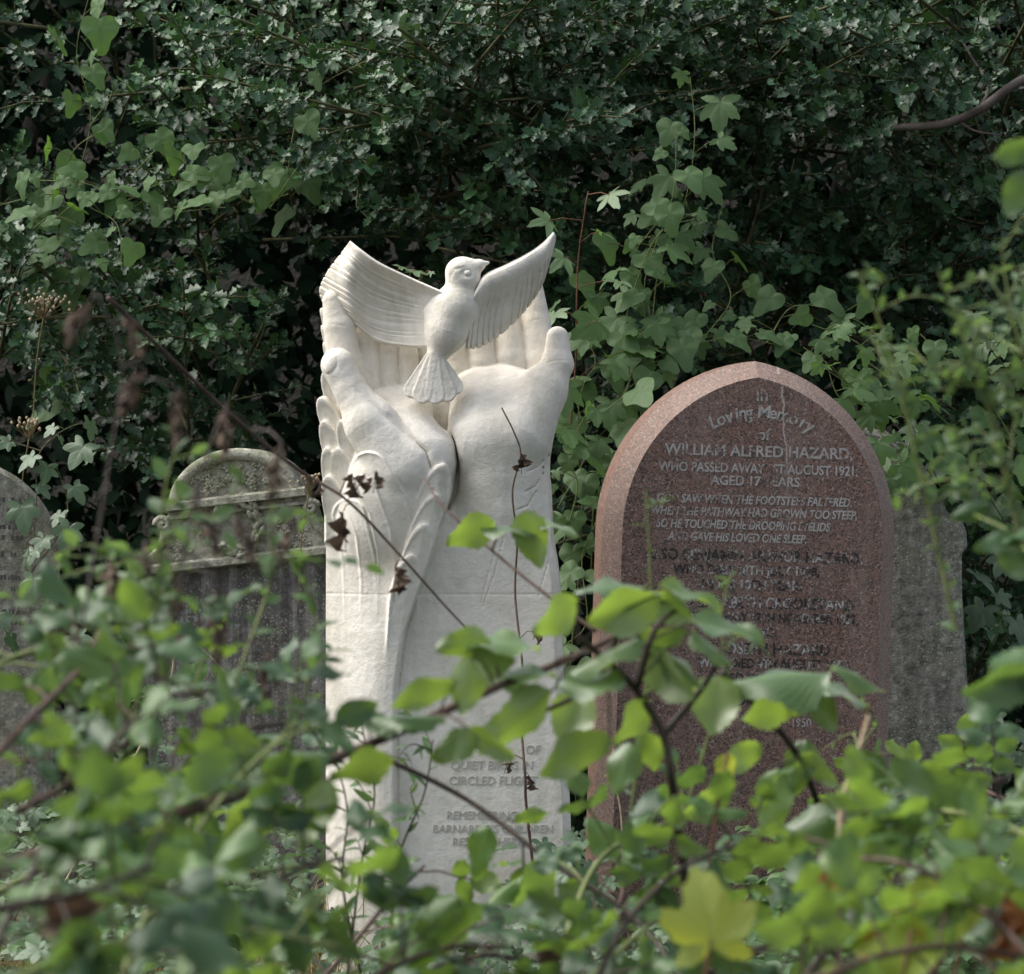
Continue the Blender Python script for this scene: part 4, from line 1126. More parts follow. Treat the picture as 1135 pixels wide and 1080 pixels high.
    climber('young vine with bright green pointed leaves behind the grey headstone', 'vine', 'young_vine', [[(1135, 430, 7.8), (1100, 390, 7.6), (1080, 355, 7.5), (1060, 350, 7.5)], [(1100, 390, 7.6), (1125, 360, 7.5), (1150, 350, 7.5)]], T_MAPLE, M['fine'], M['green_stem'], .05, .045, 49, None, .6, .04, flat=.2)
    climber('ivy with glossy lobed leaves growing over the mossy stone at left edge', 'ivy', 'ivy_vine', [[(-10, 760, 7.4), (30, 640, 7.45), (40, 560, 7.5), (45, 500, 7.5), (90, 470, 7.6), (110, 500, 7.6)], [(45, 500, 7.5), (15, 490, 7.5), (-5, 480, 7.5)], [(30, 640, 7.45), (60, 600, 7.45), (75, 560, 7.5), (60, 510, 7.5)], [(60, 640, 7.4), (80, 690, 7.35), (110, 740, 7.3)]], T_IVY, M['ivy'], M['twig'], .06, .048, 50, None, .75, .03)
    climber('bindweed with pale veined leaves low before the ornate arched headstone', 'bindweed', 'bindweed', [[(100, 860, 6.9), (140, 780, 6.9), (140, 720, 6.9), (120, 690, 6.9)], [(140, 780, 6.9), (190, 760, 6.8), (200, 740, 6.8)]], T_HEART, M['heart'], M['green_stem'], .08, .05, 51, 'bindweed climbing over the hollies')
    climber('ivy spilling over dark ground right of the lichen-speckled grey headstone', 'ivy', 'ivy_vine', [[(1150, 640, 8.0), (1110, 560, 8.0), (1060, 520, 8.0), (1030, 480, 8.0)], [(1140, 760, 7.9), (1110, 690, 7.9), (1095, 620, 7.9)], [(1150, 840, 7.7), (1110, 820, 7.6), (1090, 790, 7.7)]], T_IVY, M['ivy'], M['twig'], .04, .05, 52, None, .7, .04)

# ---------------------------------------------------------------- brambles
def compound(lv, st, a, d, size, n3=3, tint=.5, under=.55, spread=1.15, pet=.05):
    """bramble leaf: petiole from a along d, leaflets at its end"""
    d = d.normalized(); q = a + d * pet
    st.tube([a, a.lerp(q, .5) + Vector((0, 0, .004)), q], .0013, 5, False)
    back = random.random() < under
    nm = (Vector((0, .75, .75)) if back else Vector((0, -.45, .9))) + vrand(.28)
    sd = d.cross(nm).normalized()
    for k in range(n3):
        if k == 0: ld, sz, b = d + Vector((0, 0, -.15)), size, q + d * .012
        else:
            sg = 1 if k % 2 else -1
            ld, sz, b = d * (.35 if k < 3 else -.2) + sd * sg * spread, size * (.85 if k < 3 else .6), q - d * (.0 if k < 3 else .008)
        if b is not q: st.tube([q, b], .001, 4, False)
        lv.put(random.choice(T_BRAM), b, ld + vrand(.12), nm + vrand(.22), sz * random.uniform(.85, 1.1), random.uniform(.9, 1.15), min(1, max(0, tint + random.gauss(0, .18))))

def bramble(label, path, n, size, seed, mat='bramble', stem='cane', r0=.0040, r1=.0018, group=None, hand=(), under=.5, start=.15, tint=.5, pet=.05, thorns=True, branches=()):
    random.seed(seed)
    P = smooth_path([at(*q) for q in path], 12)
    root = empty('bramble', (P[0].x, P[0].y, 0), label, 'bramble', group)
    lv = Leaves(); st = MB()
    st.tube(P, [r0 + (r1 - r0) * i / (len(P) - 1) for i in range(len(P))], 8)
    for bp in branches:
        B = smooth_path([at(*q) for q in bp], 8); st.tube(B, [r1 * 1.3 * (1 - .5 * i / len(B)) for i in range(len(B))], 6)
    if thorns:
        for i in range(4, len(P) - 2, 3):
            q = P[i]; dv = (vrand() + Vector((0, -.5, 0))).normalized(); dv -= (P[i + 1] - P[i]).normalized() * .3
            rr = r0 + (r1 - r0) * i / len(P); st.tube([q, q + dv * (rr + .005)], [.0014, .0002], 4, False)
    s = 1
    for k in range(n):
        f = start + (1 - start) * (k + .5) / n; i = min(int(f * (len(P) - 1)), len(P) - 2)
        t = (P[i + 1] - P[i]).normalized(); s = -s
        sd = t.cross(Vector((0, 1, 0)) + vrand(.3)).normalized() * s
        dv = sd * .8 + t * .45 + Vector((random.gauss(0, .3), random.gauss(-.15, .5), .25 + random.gauss(0, .2)))
        compound(lv, st, P[i], dv, size * random.uniform(.75, 1.15), random.choice((3, 3, 3, 5)), tint, under, pet=pet)
    # single leaflets set one by one: (px, py, d, length px, angle, 'P' upper side / 'Y' underside, width)
    for (px, py, d, L, ang, kind, wid) in hand:
        k = d / F; c = at(px, py, d); a = R(ang)
        dv = Vector((math.cos(a), random.gauss(0, .25), math.sin(a)))
        if kind == 'P': nm = Vector((random.gauss(0, .12), -.30, .95))
        elif kind == 'G': nm = Vector((random.gauss(0, .2), -.9, .5))
        else: nm = Vector((random.gauss(0, .2), .95, .45))
        dv.normalize(); sz = L * k * .92; b = c - dv * sz * .5
        lv.put(random.choice(T_BRAM), b, dv, nm, sz, wid, random.uniform(.35, 1))
        best = min(P, key=lambda q: (q - b).length)
        if (best - b).length < .09: st.tube([b, b.lerp(best, .5) + Vector((0, 0, .006)), best], .0011, 5, False)
    lv.build('foliage', MAT[mat], root); st.build('stem', MAT[stem], root)
    return root
def brambles():
    G = 'brambles arching through the foreground'
    # the leafy cane in front of the granite stone, leaflets placed from the photograph
    bramble('bramble with broad sunlit leaves on a dark arching stem before the granite headstone',
        [(770, 1120, 3.3), (757, 960, 3.25), (745, 870, 3.2), (735, 815, 3.2), (705, 765, 3.2), (675, 735, 3.15), (640, 705, 3.1)], 0, .07, 61, mat='bramble_bright', stem='dark_cane', r0=.0052, r1=.003, group=G,
        hand=[(615, 684, 3.1, 74, 215, 'Y', .95), (692, 672, 3.1, 96, 200, 'Y', 1.0), (678, 647, 3.15, 84, 172, 'P', 1.0), (742, 672, 3.2, 66, 330, 'Y', .9), (766, 660, 3.2, 84, 345, 'P', .8),
              (806, 697, 3.15, 92, 350, 'P', 1.0), (791, 714, 3.2, 62, 330, 'P', 1.1), (655, 757, 3.1, 84, 185, 'P', 1.25), (668, 720, 3.1, 100, 198, 'P', .7), (746, 748, 3.2, 88, 320, 'Y', .95),
              (757, 736, 3.2, 80, 325, 'P', .8), (569, 800, 3.1, 124, 217, 'Y', .75), (634, 800, 3.2, 78, 250, 'Y', 1.0), (632, 834, 3.1, 104, 200, 'Y', .9), (791, 783, 3.25, 76, 260, 'Y', 1.15),
              (700, 800, 3.2, 70, 230, 'Y', .9), (690, 850, 3.25, 66, 250, 'P', 1.0), (720, 835, 3.3, 60, 280, 'G', .9), (560, 748, 3.15, 60, 180, 'P', .9), (735, 700, 3.2, 60, 20, 'Y', 1.0)],
        branches=([(705, 765, 3.2), (725, 700, 3.18), (750, 675, 3.2)], [(675, 735, 3.15), (690, 690, 3.12), (715, 655, 3.15)], [(735, 815, 3.2), (780, 760, 3.22), (800, 720, 3.2)], [(675, 735, 3.15), (640, 770, 3.12), (600, 790, 3.12)]))
    bramble('bramble shoot whose pale long leaves cross the lower lettering of the granite headstone',
        [(930, 1100, 3.5), (915, 930, 3.45), (885, 840, 3.4), (840, 785, 3.35), (800, 745, 3.3)], 0, .07, 62, mat='bramble_bright', stem='dark_cane', r0=.0045, r1=.003, group=G,
        hand=[(866, 745, 3.25, 122, 178, 'P', 1.1), (858, 776, 3.3, 104, 190, 'Y', 1.1), (912, 786, 3.3, 62, 300, 'Y', .9), (937, 765, 3.3, 70, 355, 'P', 1.3), (953, 747, 3.35, 70, 340, 'P', .75),
              (885, 850, 3.4, 70, 250, 'G', 1.0), (858, 886, 3.4, 82, 260, 'G', 1.0), (893, 917, 3.4, 84, 200, 'G', 1.0), (820, 840, 3.4, 60, 210, 'Y', 1.0), (905, 850, 3.4, 60, 330, 'Y', .9), (780, 890, 3.4, 70, 200, 'Y', .9)],
        branches=([(840, 785, 3.35), (880, 770, 3.3), (920, 770, 3.3)],))
    bramble('long brown bramble cane sloping across the lower block of the dove memorial',
        [(-60, 990, 2.5), (100, 925, 2.7), (215, 897, 2.8), (300, 868, 2.9), (410, 825, 3.0), (500, 785, 3.05), (560, 758, 3.1), (620, 735, 3.15), (690, 700, 3.2), (740, 660, 3.2)], 0, .07, 63, mat='bramble_bright', r0=.0062, r1=.0032, group=G,
        hand=[(553, 706, 3.1, 92, 10, 'P', 1.2), (512, 714, 3.1, 66, 190, 'Y', 1.05), (540, 735, 3.1, 78, 15, 'Y', .9), (518, 762, 3.05, 70, 260, 'Y', 1.1), (470, 765, 3.0, 84, 195, 'Y', .8), (575, 740, 3.1, 90, 20, 'P', .8),
              (500, 828, 3.0, 66, 200, 'G', 1.1), (450, 790, 3.0, 90, 10, 'P', .9), (430, 800, 3.0, 80, 170, 'P', .8), (400, 850, 2.95, 84, 200, 'Y', .9), (545, 822, 3.0, 70, 330, 'Y', .7), (330, 830, 2.9, 84, 170, 'P', .9), (250, 850, 2.85, 90, 60, 'G', .9), (270, 905, 2.8, 100, 220, 'Y', .9), (350, 905, 2.85, 96, 250, 'Y', .8), (190, 870, 2.8, 90, 160, 'P', .9), (180, 930, 2.8, 90, 250, 'Y', .9)])
    bramble('thin bramble cane slanting down to the right over the carved inscription',
        [(410, 835, 3.7), (438, 846, 3.7), (520, 888, 3.7), (610, 955, 3.65), (700, 1015, 3.6), (760, 1090, 3.5)], 3, .055, 64, stem='dark_cane', r0=.0034, r1=.0028, group=G, start=.45,
        hand=[(530, 946, 3.4, 70, 250, 'G', .95), (480, 1035, 3.0, 110, 235, 'G', .8), (590, 905, 3.7, 50, 20, 'Y', .8), (590, 985, 3.5, 84, 230, 'Y', .9), (630, 1000, 3.5, 60, 250, 'Y', .8), (555, 985, 3.5, 66, 45, 'P', .7)])
    bramble('bramble sprig with four leaves hovering before the right wrist of the carving',
        [(660, 700, 3.9), (600, 655, 3.95), (545, 610, 4.0), (490, 560, 4.05), (470, 530, 4.1)], 0, .06, 65, mat='bramble_bright', r0=.0024, r1=.0012, group=G,
        hand=[(521, 590, 3.9, 66, 205, 'Y', .95), (562, 582, 3.9, 66, 8, 'P', 1.2), (590, 598, 3.9, 74, 285, 'Y', 1.0), (618, 580, 3.9, 56, 350, 'P', .9)],
        branches=([(545, 610, 4.0), (555, 590, 3.92), (575, 580, 3.9)],))
    spec = [  # left mass, then right mass
        ('bramble', [(-40, 1120, 2.3), (40, 960, 2.4), (120, 830, 2.5), (190, 760, 2.6)], 10, 0.047), ('bramble_dark', [(120, 1130, 2.5), (170, 1000, 2.6), (250, 880, 2.7), (330, 800, 2.8)], 10, 0.046),
        ('bramble_dark', [(-60, 900, 2.6), (30, 800, 2.7), (90, 740, 2.8), (110, 700, 2.9)], 9, 0.046), ('bramble_dark', [(200, 1130, 2.5), (240, 1040, 2.6), (320, 970, 2.75), (380, 950, 2.9)], 9, 0.046),
        ('bramble', [(-30, 1100, 2.2), (100, 1060, 2.25), (240, 1030, 2.35), (380, 1050, 2.4)], 11, 0.047), ('bramble_dark', [(330, 1150, 2.7), (420, 1080, 2.8), (500, 1050, 2.9), (560, 1050, 3.0)], 9, 0.046),
        ('bramble_dark', [(140, 940, 3.2), (200, 850, 3.3), (270, 810, 3.4), (350, 800, 3.5)], 9, 0.038), ('bramble', [(-50, 760, 3.0), (50, 720, 3.1), (150, 740, 3.2), (260, 790, 3.3)], 11, 0.040),
        ('bramble_dark', [(20, 900, 2.7), (90, 860, 2.8), (160, 800, 2.9), (200, 700, 3.0)], 9, 0.042), ('bramble_dark', [(-20, 1010, 2.1), (90, 990, 2.15), (170, 960, 2.2)], 8, 0.049),
        ('bramble_dark', [(60, 1140, 3.2), (140, 1040, 3.3), (230, 980, 3.4), (330, 960, 3.5)], 11, .05), ('bramble', [(300, 1150, 3.5), (380, 1060, 3.6), (430, 1000, 3.7), (470, 960, 3.8)], 9, .05), ('bramble_dark', [(380, 1150, 3.1), (450, 1090, 3.2), (530, 1060, 3.3), (620, 1070, 3.4)], 10, .052), ('bramble', [(-40, 1010, 3.3), (60, 960, 3.4), (160, 950, 3.5), (260, 990, 3.6)], 10, .045),
        ('bramble_dark', [(600, 1150, 3.6), (650, 1060, 3.7), (690, 990, 3.8), (670, 930, 3.9)], 9, .05), ('bramble_dark', [(700, 1150, 3.2), (800, 1070, 3.3), (900, 1040, 3.4), (1000, 1060, 3.5)], 11, .052), ('bramble', [(1180, 1060, 3.6), (1090, 980, 3.8), (1000, 940, 4.0), (910, 930, 4.2)], 11, .046), ('bramble', [(1180, 930, 4.4), (1100, 880, 4.5), (1030, 870, 4.6), (960, 900, 4.7)], 10, .05),
        ('bramble', [(640, 1140, 2.8), (690, 1030, 2.9), (760, 960, 3.0), (840, 930, 3.1)], 10, 0.047), ('bramble_dark', [(590, 1150, 2.9), (660, 1080, 3.0), (730, 1020, 3.1), (800, 1000, 3.2)], 9, 0.046),
        ('bramble', [(1180, 1100, 2.4), (1090, 1010, 2.5), (1010, 960, 2.6), (930, 950, 2.7)], 10, 0.046), ('bramble_dark', [(860, 1130, 2.6), (930, 1040, 2.7), (1010, 1000, 2.8), (1090, 940, 2.9)], 10, 0.046),
        ('bramble', [(1180, 950, 3.0), (1100, 910, 3.1), (1020, 900, 3.2), (940, 930, 3.3)], 10, 0.043), ('bramble', [(820, 1140, 2.3), (920, 1080, 2.35), (1030, 1050, 2.4), (1140, 1060, 2.45)], 11, 0.046),
        ('bramble_dark', [(980, 1060, 3.2), (1000, 950, 3.3), (1050, 890, 3.4), (1120, 860, 3.5)], 10, 0.042), ('bramble_dark', [(620, 1060, 3.3), (660, 960, 3.4), (720, 920, 3.45), (800, 900, 3.5)], 9, 0.046),
        ('bramble', [(1000, 1130, 2.6), (1060, 1040, 2.7), (1120, 980, 2.8), (1190, 930, 2.9)], 9, 0.044)]
    for i, (m, path, n, size) in enumerate(spec):
        lefty = path[0][0] < 550
        bramble('low leafy bramble, one of many tangled together in the %s foreground' % ('left' if lefty else 'right'), path, n, size, 80 + i, mat=m, stem=('dark_cane', 'green_stem', 'cane')[i % 3], r0=.0036, r1=.0018,
                group='tangled brambles low in the %s foreground' % ('left' if lefty else 'right'), under=.35 if lefty else .45, start=.1)
    # leaves that hang in from the right edge
    bramble('bramble tip reaching in at right edge near the grey headstone', [(1420, 1400, 2.6), (1380, 1000, 2.6), (1260, 840, 2.6), (1180, 780, 2.65), (1140, 750, 2.7), (1105, 745, 2.7)], 0, .06, 71, stem='green_stem', r0=.003, group=G,
        mat='bramble_dark', hand=[(1110, 752, 2.7, 110, 190, 'Y', .75), (1135, 735, 2.7, 90, 20, 'G', 1.0), (1110, 600, 2.9, 60, 180, 'G', .9), (1130, 625, 2.9, 56, 330, 'Y', .9), (1075, 565, 3.0, 50, 200, 'G', .7), (1135, 590, 2.9, 60, 20, 'P', 1)],
        branches=([(1180, 780, 2.65), (1170, 680, 2.8), (1130, 600, 2.9), (1080, 570, 3.0)],))
    bramble('bramble spray hanging in at the top of the right edge', [(1500, 1360, 2.8), (1480, 700, 2.8), (1380, 200, 2.8), (1260, 90, 2.8), (1190, 120, 2.8), (1160, 170, 2.8), (1140, 220, 2.8)], 0, .06, 72, mat='bramble_dark', stem='green_stem', r0=.003, group=G,
        hand=[(1122, 165, 2.8, 54, 190, 'Y', 1.0), (1128, 214, 2.8, 60, 240, 'Y', 1.1), (1165, 190, 2.8, 60, 300, 'Y', 1)])

def fine_plant(label, cat, name, paths, mat, stem_mat, tpls, spacing, size, seed, group=None, side=.03, twigs=0):
    random.seed(seed)
    p0 = at(*paths[0][0]); root = empty(name, (p0.x, p0.y, 0), label, cat, group); lv = Leaves(); st = MB()
    def run(P, r, sp):
        st.tube(P, [r * (1 - .6 * i / len(P)) for i in range(len(P))], 5, False); acc = 0; s = 1
        for a, b in zip(P, P[1:]):
            acc += (b - a).length; t = (b - a).normalized()
            while acc > sp:
                acc -= sp; s = -s
                dv = t * .6 + Vector((s * random.uniform(.3, 1), random.gauss(0, .7), random.gauss(.1, .4)))
                lv.put(random.choice(tpls), a, dv, Vector((0, -.3, .9)) + vrand(.5), size * random.uniform(.6, 1.2), 1, random.random())
    for path in paths:
        P = smooth_path([at(*q) for q in path], 10); run(P, .0022, spacing)
        for k in range(twigs):
            i = random.randrange(6, len(P) - 1); a = P[i]
            dv = Vector((random.gauss(0, 1), random.gauss(0, .6), random.uniform(0, .9))).normalized() * side * random.uniform(1.5, 4)
            run(smooth_path([a, a + dv * .5 + vrand(.006), a + dv + Vector((0, 0, -.02))], 6), .0012, spacing * .7)
    lv.build('foliage', mat, root); st.build('stem', stem_mat, root)
    return root

def dry_stalk(label, path, heads, seed, stem='cane', r=.0013, cat='dead stalk', name='dead_stalk', mat='brown', group=None, leafs=T_DRY):
    """heads: (px, py, d, length px, width px, hang angle)"""
    random.seed(seed)
    P = smooth_path([at(*q) for q in path], 12)
    root = empty(name, (P[0].x, P[0].y, 0), label, cat, group)
    st = MB(); st.tube(P, [r * (1 - .55 * i / len(P)) for i in range(len(P))], 6)
    for (px, py, d, L, w, ang) in heads:
        k = d / F; top = at(px, py, d); a = R(ang); ax = Vector((math.cos(a), random.gauss(0, .15), math.sin(a))).normalized()
        best = min(P, key=lambda q: (q - top).length)
        st.tube([best, best.lerp(top, .6) + Vector((0, 0, .006)), top, top + ax * L * k * .9], [.0012, .001, .001, .0006], 4, False)
        lv = Leaves(); n = int(10 + L * .5) if leafs is not T_DRY else max(3, int(L / 14))
        for j in range(n):
            f = random.random() if leafs is not T_DRY else j / n * .5
            prof = math.sin(math.pi * min(1, f * .9 + .08)) * w * k * .5
            rd = vrand().normalized(); p = top + ax * L * k * f + rd * prof * .25
            sz = (L * k * random.uniform(.42, .68)) if leafs is T_DRY else max(.008, prof * 1.3)
            lv.put(random.choice(leafs), p, ax * (1.0 if leafs is T_DRY else .9) + rd * (.14 if leafs is T_DRY else .9), rd + vrand(.4), sz, w / max(L, 1) * (1.6 if leafs is T_DRY else 1) if leafs is T_DRY else .9, random.random())
        lv.build('dead_leaf' if leafs is T_DRY else 'seed_head', MAT[mat], root)
    st.build('stem', MAT[stem], root)
    return root

def front_plants():
    M = MAT
    for i, path in enumerate(([(60, 900, 3.0), (130, 740, 3.0), (190, 640, 3.0), (230, 560, 3.0)], [(200, 950, 3.0), (260, 760, 3.05), (300, 640, 3.1), (300, 560, 3.1)], [(280, 940, 3.2), (330, 800, 3.2), (350, 700, 3.2), (335, 620, 3.2)],
                              [(120, 900, 2.9), (170, 700, 2.9), (180, 560, 2.9), (200, 480, 2.9)], [(20, 860, 3.0), (60, 760, 3.0), (50, 660, 3.0), (80, 600, 3.0)])):
        fine_plant('slender green weed with small soft leaves before the ornate arched headstone', 'weed', 'leafy_weed', [path], M['fine'], M['green_stem'], T_SMALL, .016, .022, 120 + i, 'slender weeds before the ornate stone', .035, 5)
    for i, path in enumerate(([(380, 1120, 4.4), (400, 960, 4.4), (415, 880, 4.4), (400, 800, 4.4)], [(430, 1100, 4.4), (440, 960, 4.4), (470, 880, 4.4), (480, 820, 4.4)], [(400, 1080, 4.3), (380, 980, 4.3), (385, 900, 4.3), (372, 840, 4.3)])):
        fine_plant('thin dark-stemmed weed with narrow leaves before the white lower block', 'weed', 'leafy_weed', [path], M['fine'], M['dark_cane'], T_LANCE, .022, .028, 130 + i, 'narrow-leaved weeds before the lower block', .03, 5)
    for i, path in enumerate(([(1060, 700, 3.1), (1010, 480, 3.1), (980, 370, 3.1), (950, 300, 3.1)], [(1140, 640, 3.0), (1100, 470, 3.0), (1070, 380, 3.0), (1040, 300, 3.0)], [(1180, 520, 3.1), (1140, 410, 3.1), (1120, 340, 3.1), (1110, 270, 3.1)], [(1140, 640, 3.0), (1120, 540, 3.0), (1090, 440, 3.0), (1020, 400, 3.0)])):
        fine_plant('soft green sapling twig with tiny leaves rising before the right-hand holly', 'sapling', 'sapling', [path], M['fine'], M['green_stem'], T_SMALL, .013, .016, 140 + i, 'fine sapling twigs before the right holly', .03, 9)
    for i, path in enumerate(([(700, 900, 3.6), (720, 720, 3.6), (720, 620, 3.6), (715, 540, 3.6)], [(760, 900, 3.6), (800, 760, 3.6), (800, 680, 3.6), (810, 640, 3.6)], [(900, 1000, 3.8), (940, 860, 3.8), (960, 820, 3.8), (975, 800, 3.8)])):
        fine_plant('wispy pale green weed crossing the lettering of the granite headstone', 'weed', 'leafy_weed', [path], M['fine'], M['green_stem'], T_LANCE, .024, .017, 150 + i, 'wispy weeds before the granite lettering', .02, 3)
    # dead stalks with hanging seed heads, well in front and out of focus
    dry_stalk('dead brown stalk with drooping seed heads high before the left-hand holly', [(90, 700, 2.7), (120, 520, 2.7), (135, 400, 2.7), (110, 330, 2.7)], [(100, 335, 2.7, 50, 26, 240), (140, 355, 2.7, 46, 24, 290), (160, 410, 2.7, 60, 24, 240), (197, 430, 2.7, 60, 20, 268)], 160, stem='branch', mat='seed', leafs=T_SMALL, group=None)
    dry_stalk('dead brown stalk leaning to the right with seed heads before the ornate stone', [(160, 900, 2.9), (190, 700, 2.9), (215, 560, 2.9), (250, 460, 2.9), (300, 500, 2.95), (350, 540, 3.0)], [(250, 450, 2.9, 56, 22, 268), (312, 490, 2.9, 66, 24, 262), (215, 545, 2.9, 70, 24, 290), (262, 560, 2.9, 64, 22, 285), (325, 575, 2.9, 50, 20, 250)], 161, stem='branch', mat='seed', leafs=T_SMALL)
    dry_stalk('dead stalk with a fat brown seed head low before the ornate stone', [(220, 940, 3.0), (235, 800, 3.0), (240, 680, 3.0), (238, 630, 3.0)], [(238, 650, 3.0, 90, 24, 272), (198, 640, 3.0, 60, 26, 262), (300, 720, 3.0, 50, 26, 265), (120, 620, 2.9, 46, 26, 280), (160, 600, 2.9, 40, 22, 270)], 162, stem='branch', mat='seed', leafs=T_SMALL)
    dry_stalk('brown dead bramble stem with shrivelled leaves hanging before the feathered sleeve', [(120, 330, 4.2), (250, 455, 4.4), (330, 520, 4.5), (385, 555, 4.5), (440, 612, 4.5), (490, 668, 4.5), (520, 700, 4.5)],
              [(380, 568, 4.5, 50, 26, 275), (390, 525, 4.5, 32, 10, 290), (416, 522, 4.5, 28, 20, 265), (438, 628, 4.5, 46, 30, 268), (355, 540, 4.5, 20, 8, 240)], 163, r=.0032)
    dry_stalk('thin reddish dead stem with one dry flower standing before the right wrist', [(600, 1040, 6.2), (584, 900, 6.2), (582, 860, 6.2), (576, 780, 6.25), (579, 740, 6.25), (571, 660, 6.3), (573, 600, 6.3), (568, 545, 6.3), (577, 505, 6.3), (570, 480, 6.3), (556, 452, 6.3)], [(578, 504, 6.3, 24, 14, 270), (590, 700, 6.25, 20, 10, 300), (565, 840, 6.2, 22, 10, 250), (586, 860, 6.2, 18, 8, 300)], 164, stem='cane', r=.0030, mat='brown')
    dry_stalk('tan broken stalk standing before the lower right of the granite headstone', [(930, 960, 3.0), (935, 890, 3.0), (950, 840, 3.0), (963, 795, 3.0)], [(962, 800, 3.0, 16, 8, 250)], 165, stem='flower', r=.0042, mat='rust')
    dry_stalk('pale bent grass stalk with a nodding tip before the ornate stone', [(60, 1000, 6.2), (175, 790, 6.2), (195, 725, 6.2), (212, 712, 6.2), (240, 735, 6.2), (285, 785, 6.2)], [(205, 712, 6.2, 20, 5, 10)], 166, stem='flower', r=.0022, mat='straw', name='grass_stalk', cat='grass stalk')
    dry_stalk('pale straw lying across the foot of the ornate stone', [(130, 800, 6.2), (200, 780, 6.2), (240, 770, 6.2), (290, 758, 6.2)], [(150, 797, 6.2, 12, 3, 190)], 167, stem='flower', r=.0018, mat='straw', name='grass_stalk', cat='grass stalk')
    dry_stalk('thin pale straws standing at the lower left edge of the granite headstone', [(690, 960, 5.6), (688, 900, 5.6), (678, 850, 5.6), (680, 830, 5.6)], [(676, 856, 5.6, 22, 14, 280)], 168, stem='flower', r=.0016, mat='straw', name='grass_stalk', cat='grass stalk')
    # umbel of dry flowers by the left stone
    for lab, px, py, d, n, sp in (('dry tan flower umbel over the left holly beside the mossy stone', 48, 336, 8.0, 46, 22), ('small dry flower umbel between the ornate stone and the feathered sleeve', 342, 532, 7.6, 20, 12), ('dry tan flower umbel on a stalk above the mossy left stone', 32, 470, 7.7, 26, 13)):
        random.seed(n); root = empty('dry_umbel', at(px, py + 150, d), lab, 'dry flower', None); st = MB(); fl = MB()
        hub = at(px, py + 16, d); st.tube(smooth_path([at(px - 12, py + 150, d), at(px - 8, py + 70, d), hub], 6), .0016, 5)
        k = d / F
        for _ in range(n):
            e = at(px + random.gauss(0, sp * .6), py + random.gauss(0, sp * .3), d) + Vector((0, random.gauss(0, sp * k * .5), 0))
            st.tube([hub, hub.lerp(e, .6) + Vector((0, 0, -.002)), e], .0006, 4, False)
            fl.tube([e + vrand(.001), e + Vector((0, 0, .004)), e + Vector((0, 0, .008))], [.0012, .0042, .001], 5)
        st.build('stem', M['straw'], root); fl.build('flower_head', M['flower'], root)
    # yellowing leaves low in the foreground
    random.seed(170)
    for lab, items in (('single yellow lobed leaf with orange stained base in front at the bottom', [(788, 1044, 2.6, 84, 96, 'M')]),
                       ('yellowing bramble leaf edged with brown on the right of the foreground', [(1075, 985, 2.6, 90, 200, 'B')]),
                       ('yellowing leaf with rusty patches beside the right foreground brambles', [(1010, 1030, 2.5, 84, 20, 'B')]),
                       ('small yellow hanging leaf under the granite stone lettering', [(806, 835, 3.3, 36, 268, 'B')]),
                       ('narrow yellow-green leaf at the bottom right corner', [(1040, 1062, 2.5, 90, 170, 'B')])):
        px, py, d, L, ang, kd = items[0]; k = d / F; p = at(px, py, d); a = R(ang)
        root = empty('yellow_leaf', (p.x, p.y, 0), lab, 'leaf'); lv = Leaves(); st = MB()
        dv = Vector((math.cos(a), .1, math.sin(a)))
        lv.put(T_BROAD[0] if kd == 'M' else T_BRAM[1], p, dv, Vector((.25, -.9, .35)), L * k * (1 if kd == 'M' else 1.1), 1.0, .6)
        st.tube(smooth_path([p - Vector((.01, 0, .35)), p - Vector((.02, -.01, .15)), p], 5), .0016, 5)
        lv.build('blade', M['yellow'], root); st.build('stem', M['red_stem'], root)
    for lab, px, py, d, L, ang in (('curled rusty dead leaf on the right foreground brambles', 1095, 975, 2.6, 80, 300), ('curled rusty dead leaf lower at the right edge', 1120, 1010, 2.6, 60, 250), ('small rusty leaf beside the yellow lobed leaf', 905, 990, 2.6, 54, 40), ('dark dead leaf on the brambles at bottom left', 120, 1005, 2.2, 90, 200),
                                 ('brown dead leaf hanging at the foot of the dove memorial', 605, 1045, 3.0, 60, 270)):
        k = d / F; p = at(px, py, d); a = R(ang); root = empty('dead_leaf', (p.x, p.y, 0), lab, 'dead leaf'); lv = Leaves(); st = MB()
        lv.put(T_DRY[1], p, Vector((math.cos(a), 0, math.sin(a))), Vector((.3, -.9, .4)), L * k, 1.0, .7)
        st.tube([p, p + Vector((.01, .02, -.06)), p + Vector((.0, .03, -.22))], .0012, 5)
        lv.build('blade', M['rust'] if 'rusty' in lab else M['brown'], root); st.build('stem', M['cane'], root)
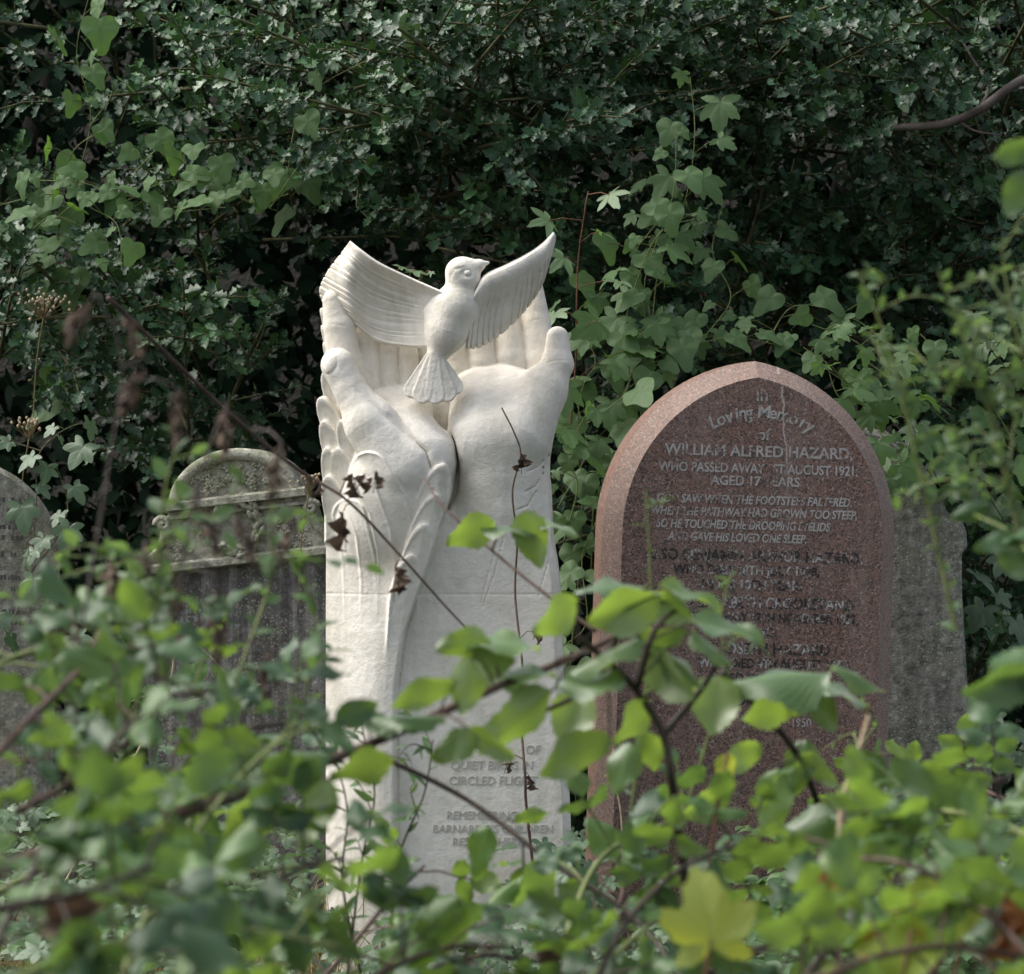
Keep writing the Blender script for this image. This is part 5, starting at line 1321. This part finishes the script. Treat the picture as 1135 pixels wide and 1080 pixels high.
# ================================================================ camera, light, render
def setup():
    cam = bpy.data.cameras.new('camera'); co = bpy.data.objects.new('camera', cam); COL.objects.link(co)
    co.location = (0, -D0, H); co.rotation_euler = (R(90), 0, 0)
    cam.sensor_width = 36; cam.lens = 36 * F / 1135; cam.clip_end = 200
    cam.dof.use_dof = True; cam.dof.focus_distance = 7.0; cam.dof.aperture_fstop = cam.lens / 1000 / .0115
    cam.dof.aperture_blades = 7
    SC.camera = co
    el, az = R(53), R(-100)      # soft sun high on the left, a little behind the stones (azimuth from -Y)
    sun = bpy.data.lights.new('sun', 'SUN'); so = bpy.data.objects.new('sun', sun); COL.objects.link(so)
    sun.energy = 1.5; sun.angle = R(55); sun.color = (1, .96, .90)
    dirv = Vector((math.sin(az) * math.cos(el), -math.cos(az) * math.cos(el), math.sin(el)))   # towards the sun
    so.rotation_euler = dirv.to_track_quat('Z', 'Y').to_euler()
    w = bpy.data.worlds.new('World'); SC.world = w; w.use_nodes = True
    nt = w.node_tree; bg = nt.nodes['Background']
    sk = nt.nodes.new('ShaderNodeTexSky'); sk.sky_type = 'NISHITA'; sk.sun_disc = False
    sk.sun_elevation = el; sk.sun_rotation = math.atan2(dirv.x, dirv.y)
    sk.air_density = 1.0; sk.dust_density = 4.0; sk.ozone_density = .6
    hs = nt.nodes.new('ShaderNodeHueSaturation'); hs.inputs['Saturation'].default_value = .5
    nt.links.new(sk.outputs[0], hs.inputs['Color']); nt.links.new(hs.outputs[0], bg.inputs['Color']); bg.inputs['Strength'].default_value = .09
    vs = SC.view_settings; vs.view_transform = 'Standard'; vs.look = 'None'; vs.gamma = 1; vs.use_curve_mapping = False
    SC.display_settings.display_device = 'sRGB'
    vs.exposure = 1.5
    c = SC.cycles
    c.max_bounces = 8; c.diffuse_bounces = 4; c.glossy_bounces = 3; c.transmission_bounces = 5; c.transparent_max_bounces = 6
    c.use_denoising = True; c.caustics_reflective = False; c.caustics_refractive = False
plant_materials()
memorial(); red_headstone(); grey_headstone(); ornate_headstone(); left_headstone()
ground(); hedge(); grasses(); climbers(); brambles(); front_plants()
setup()
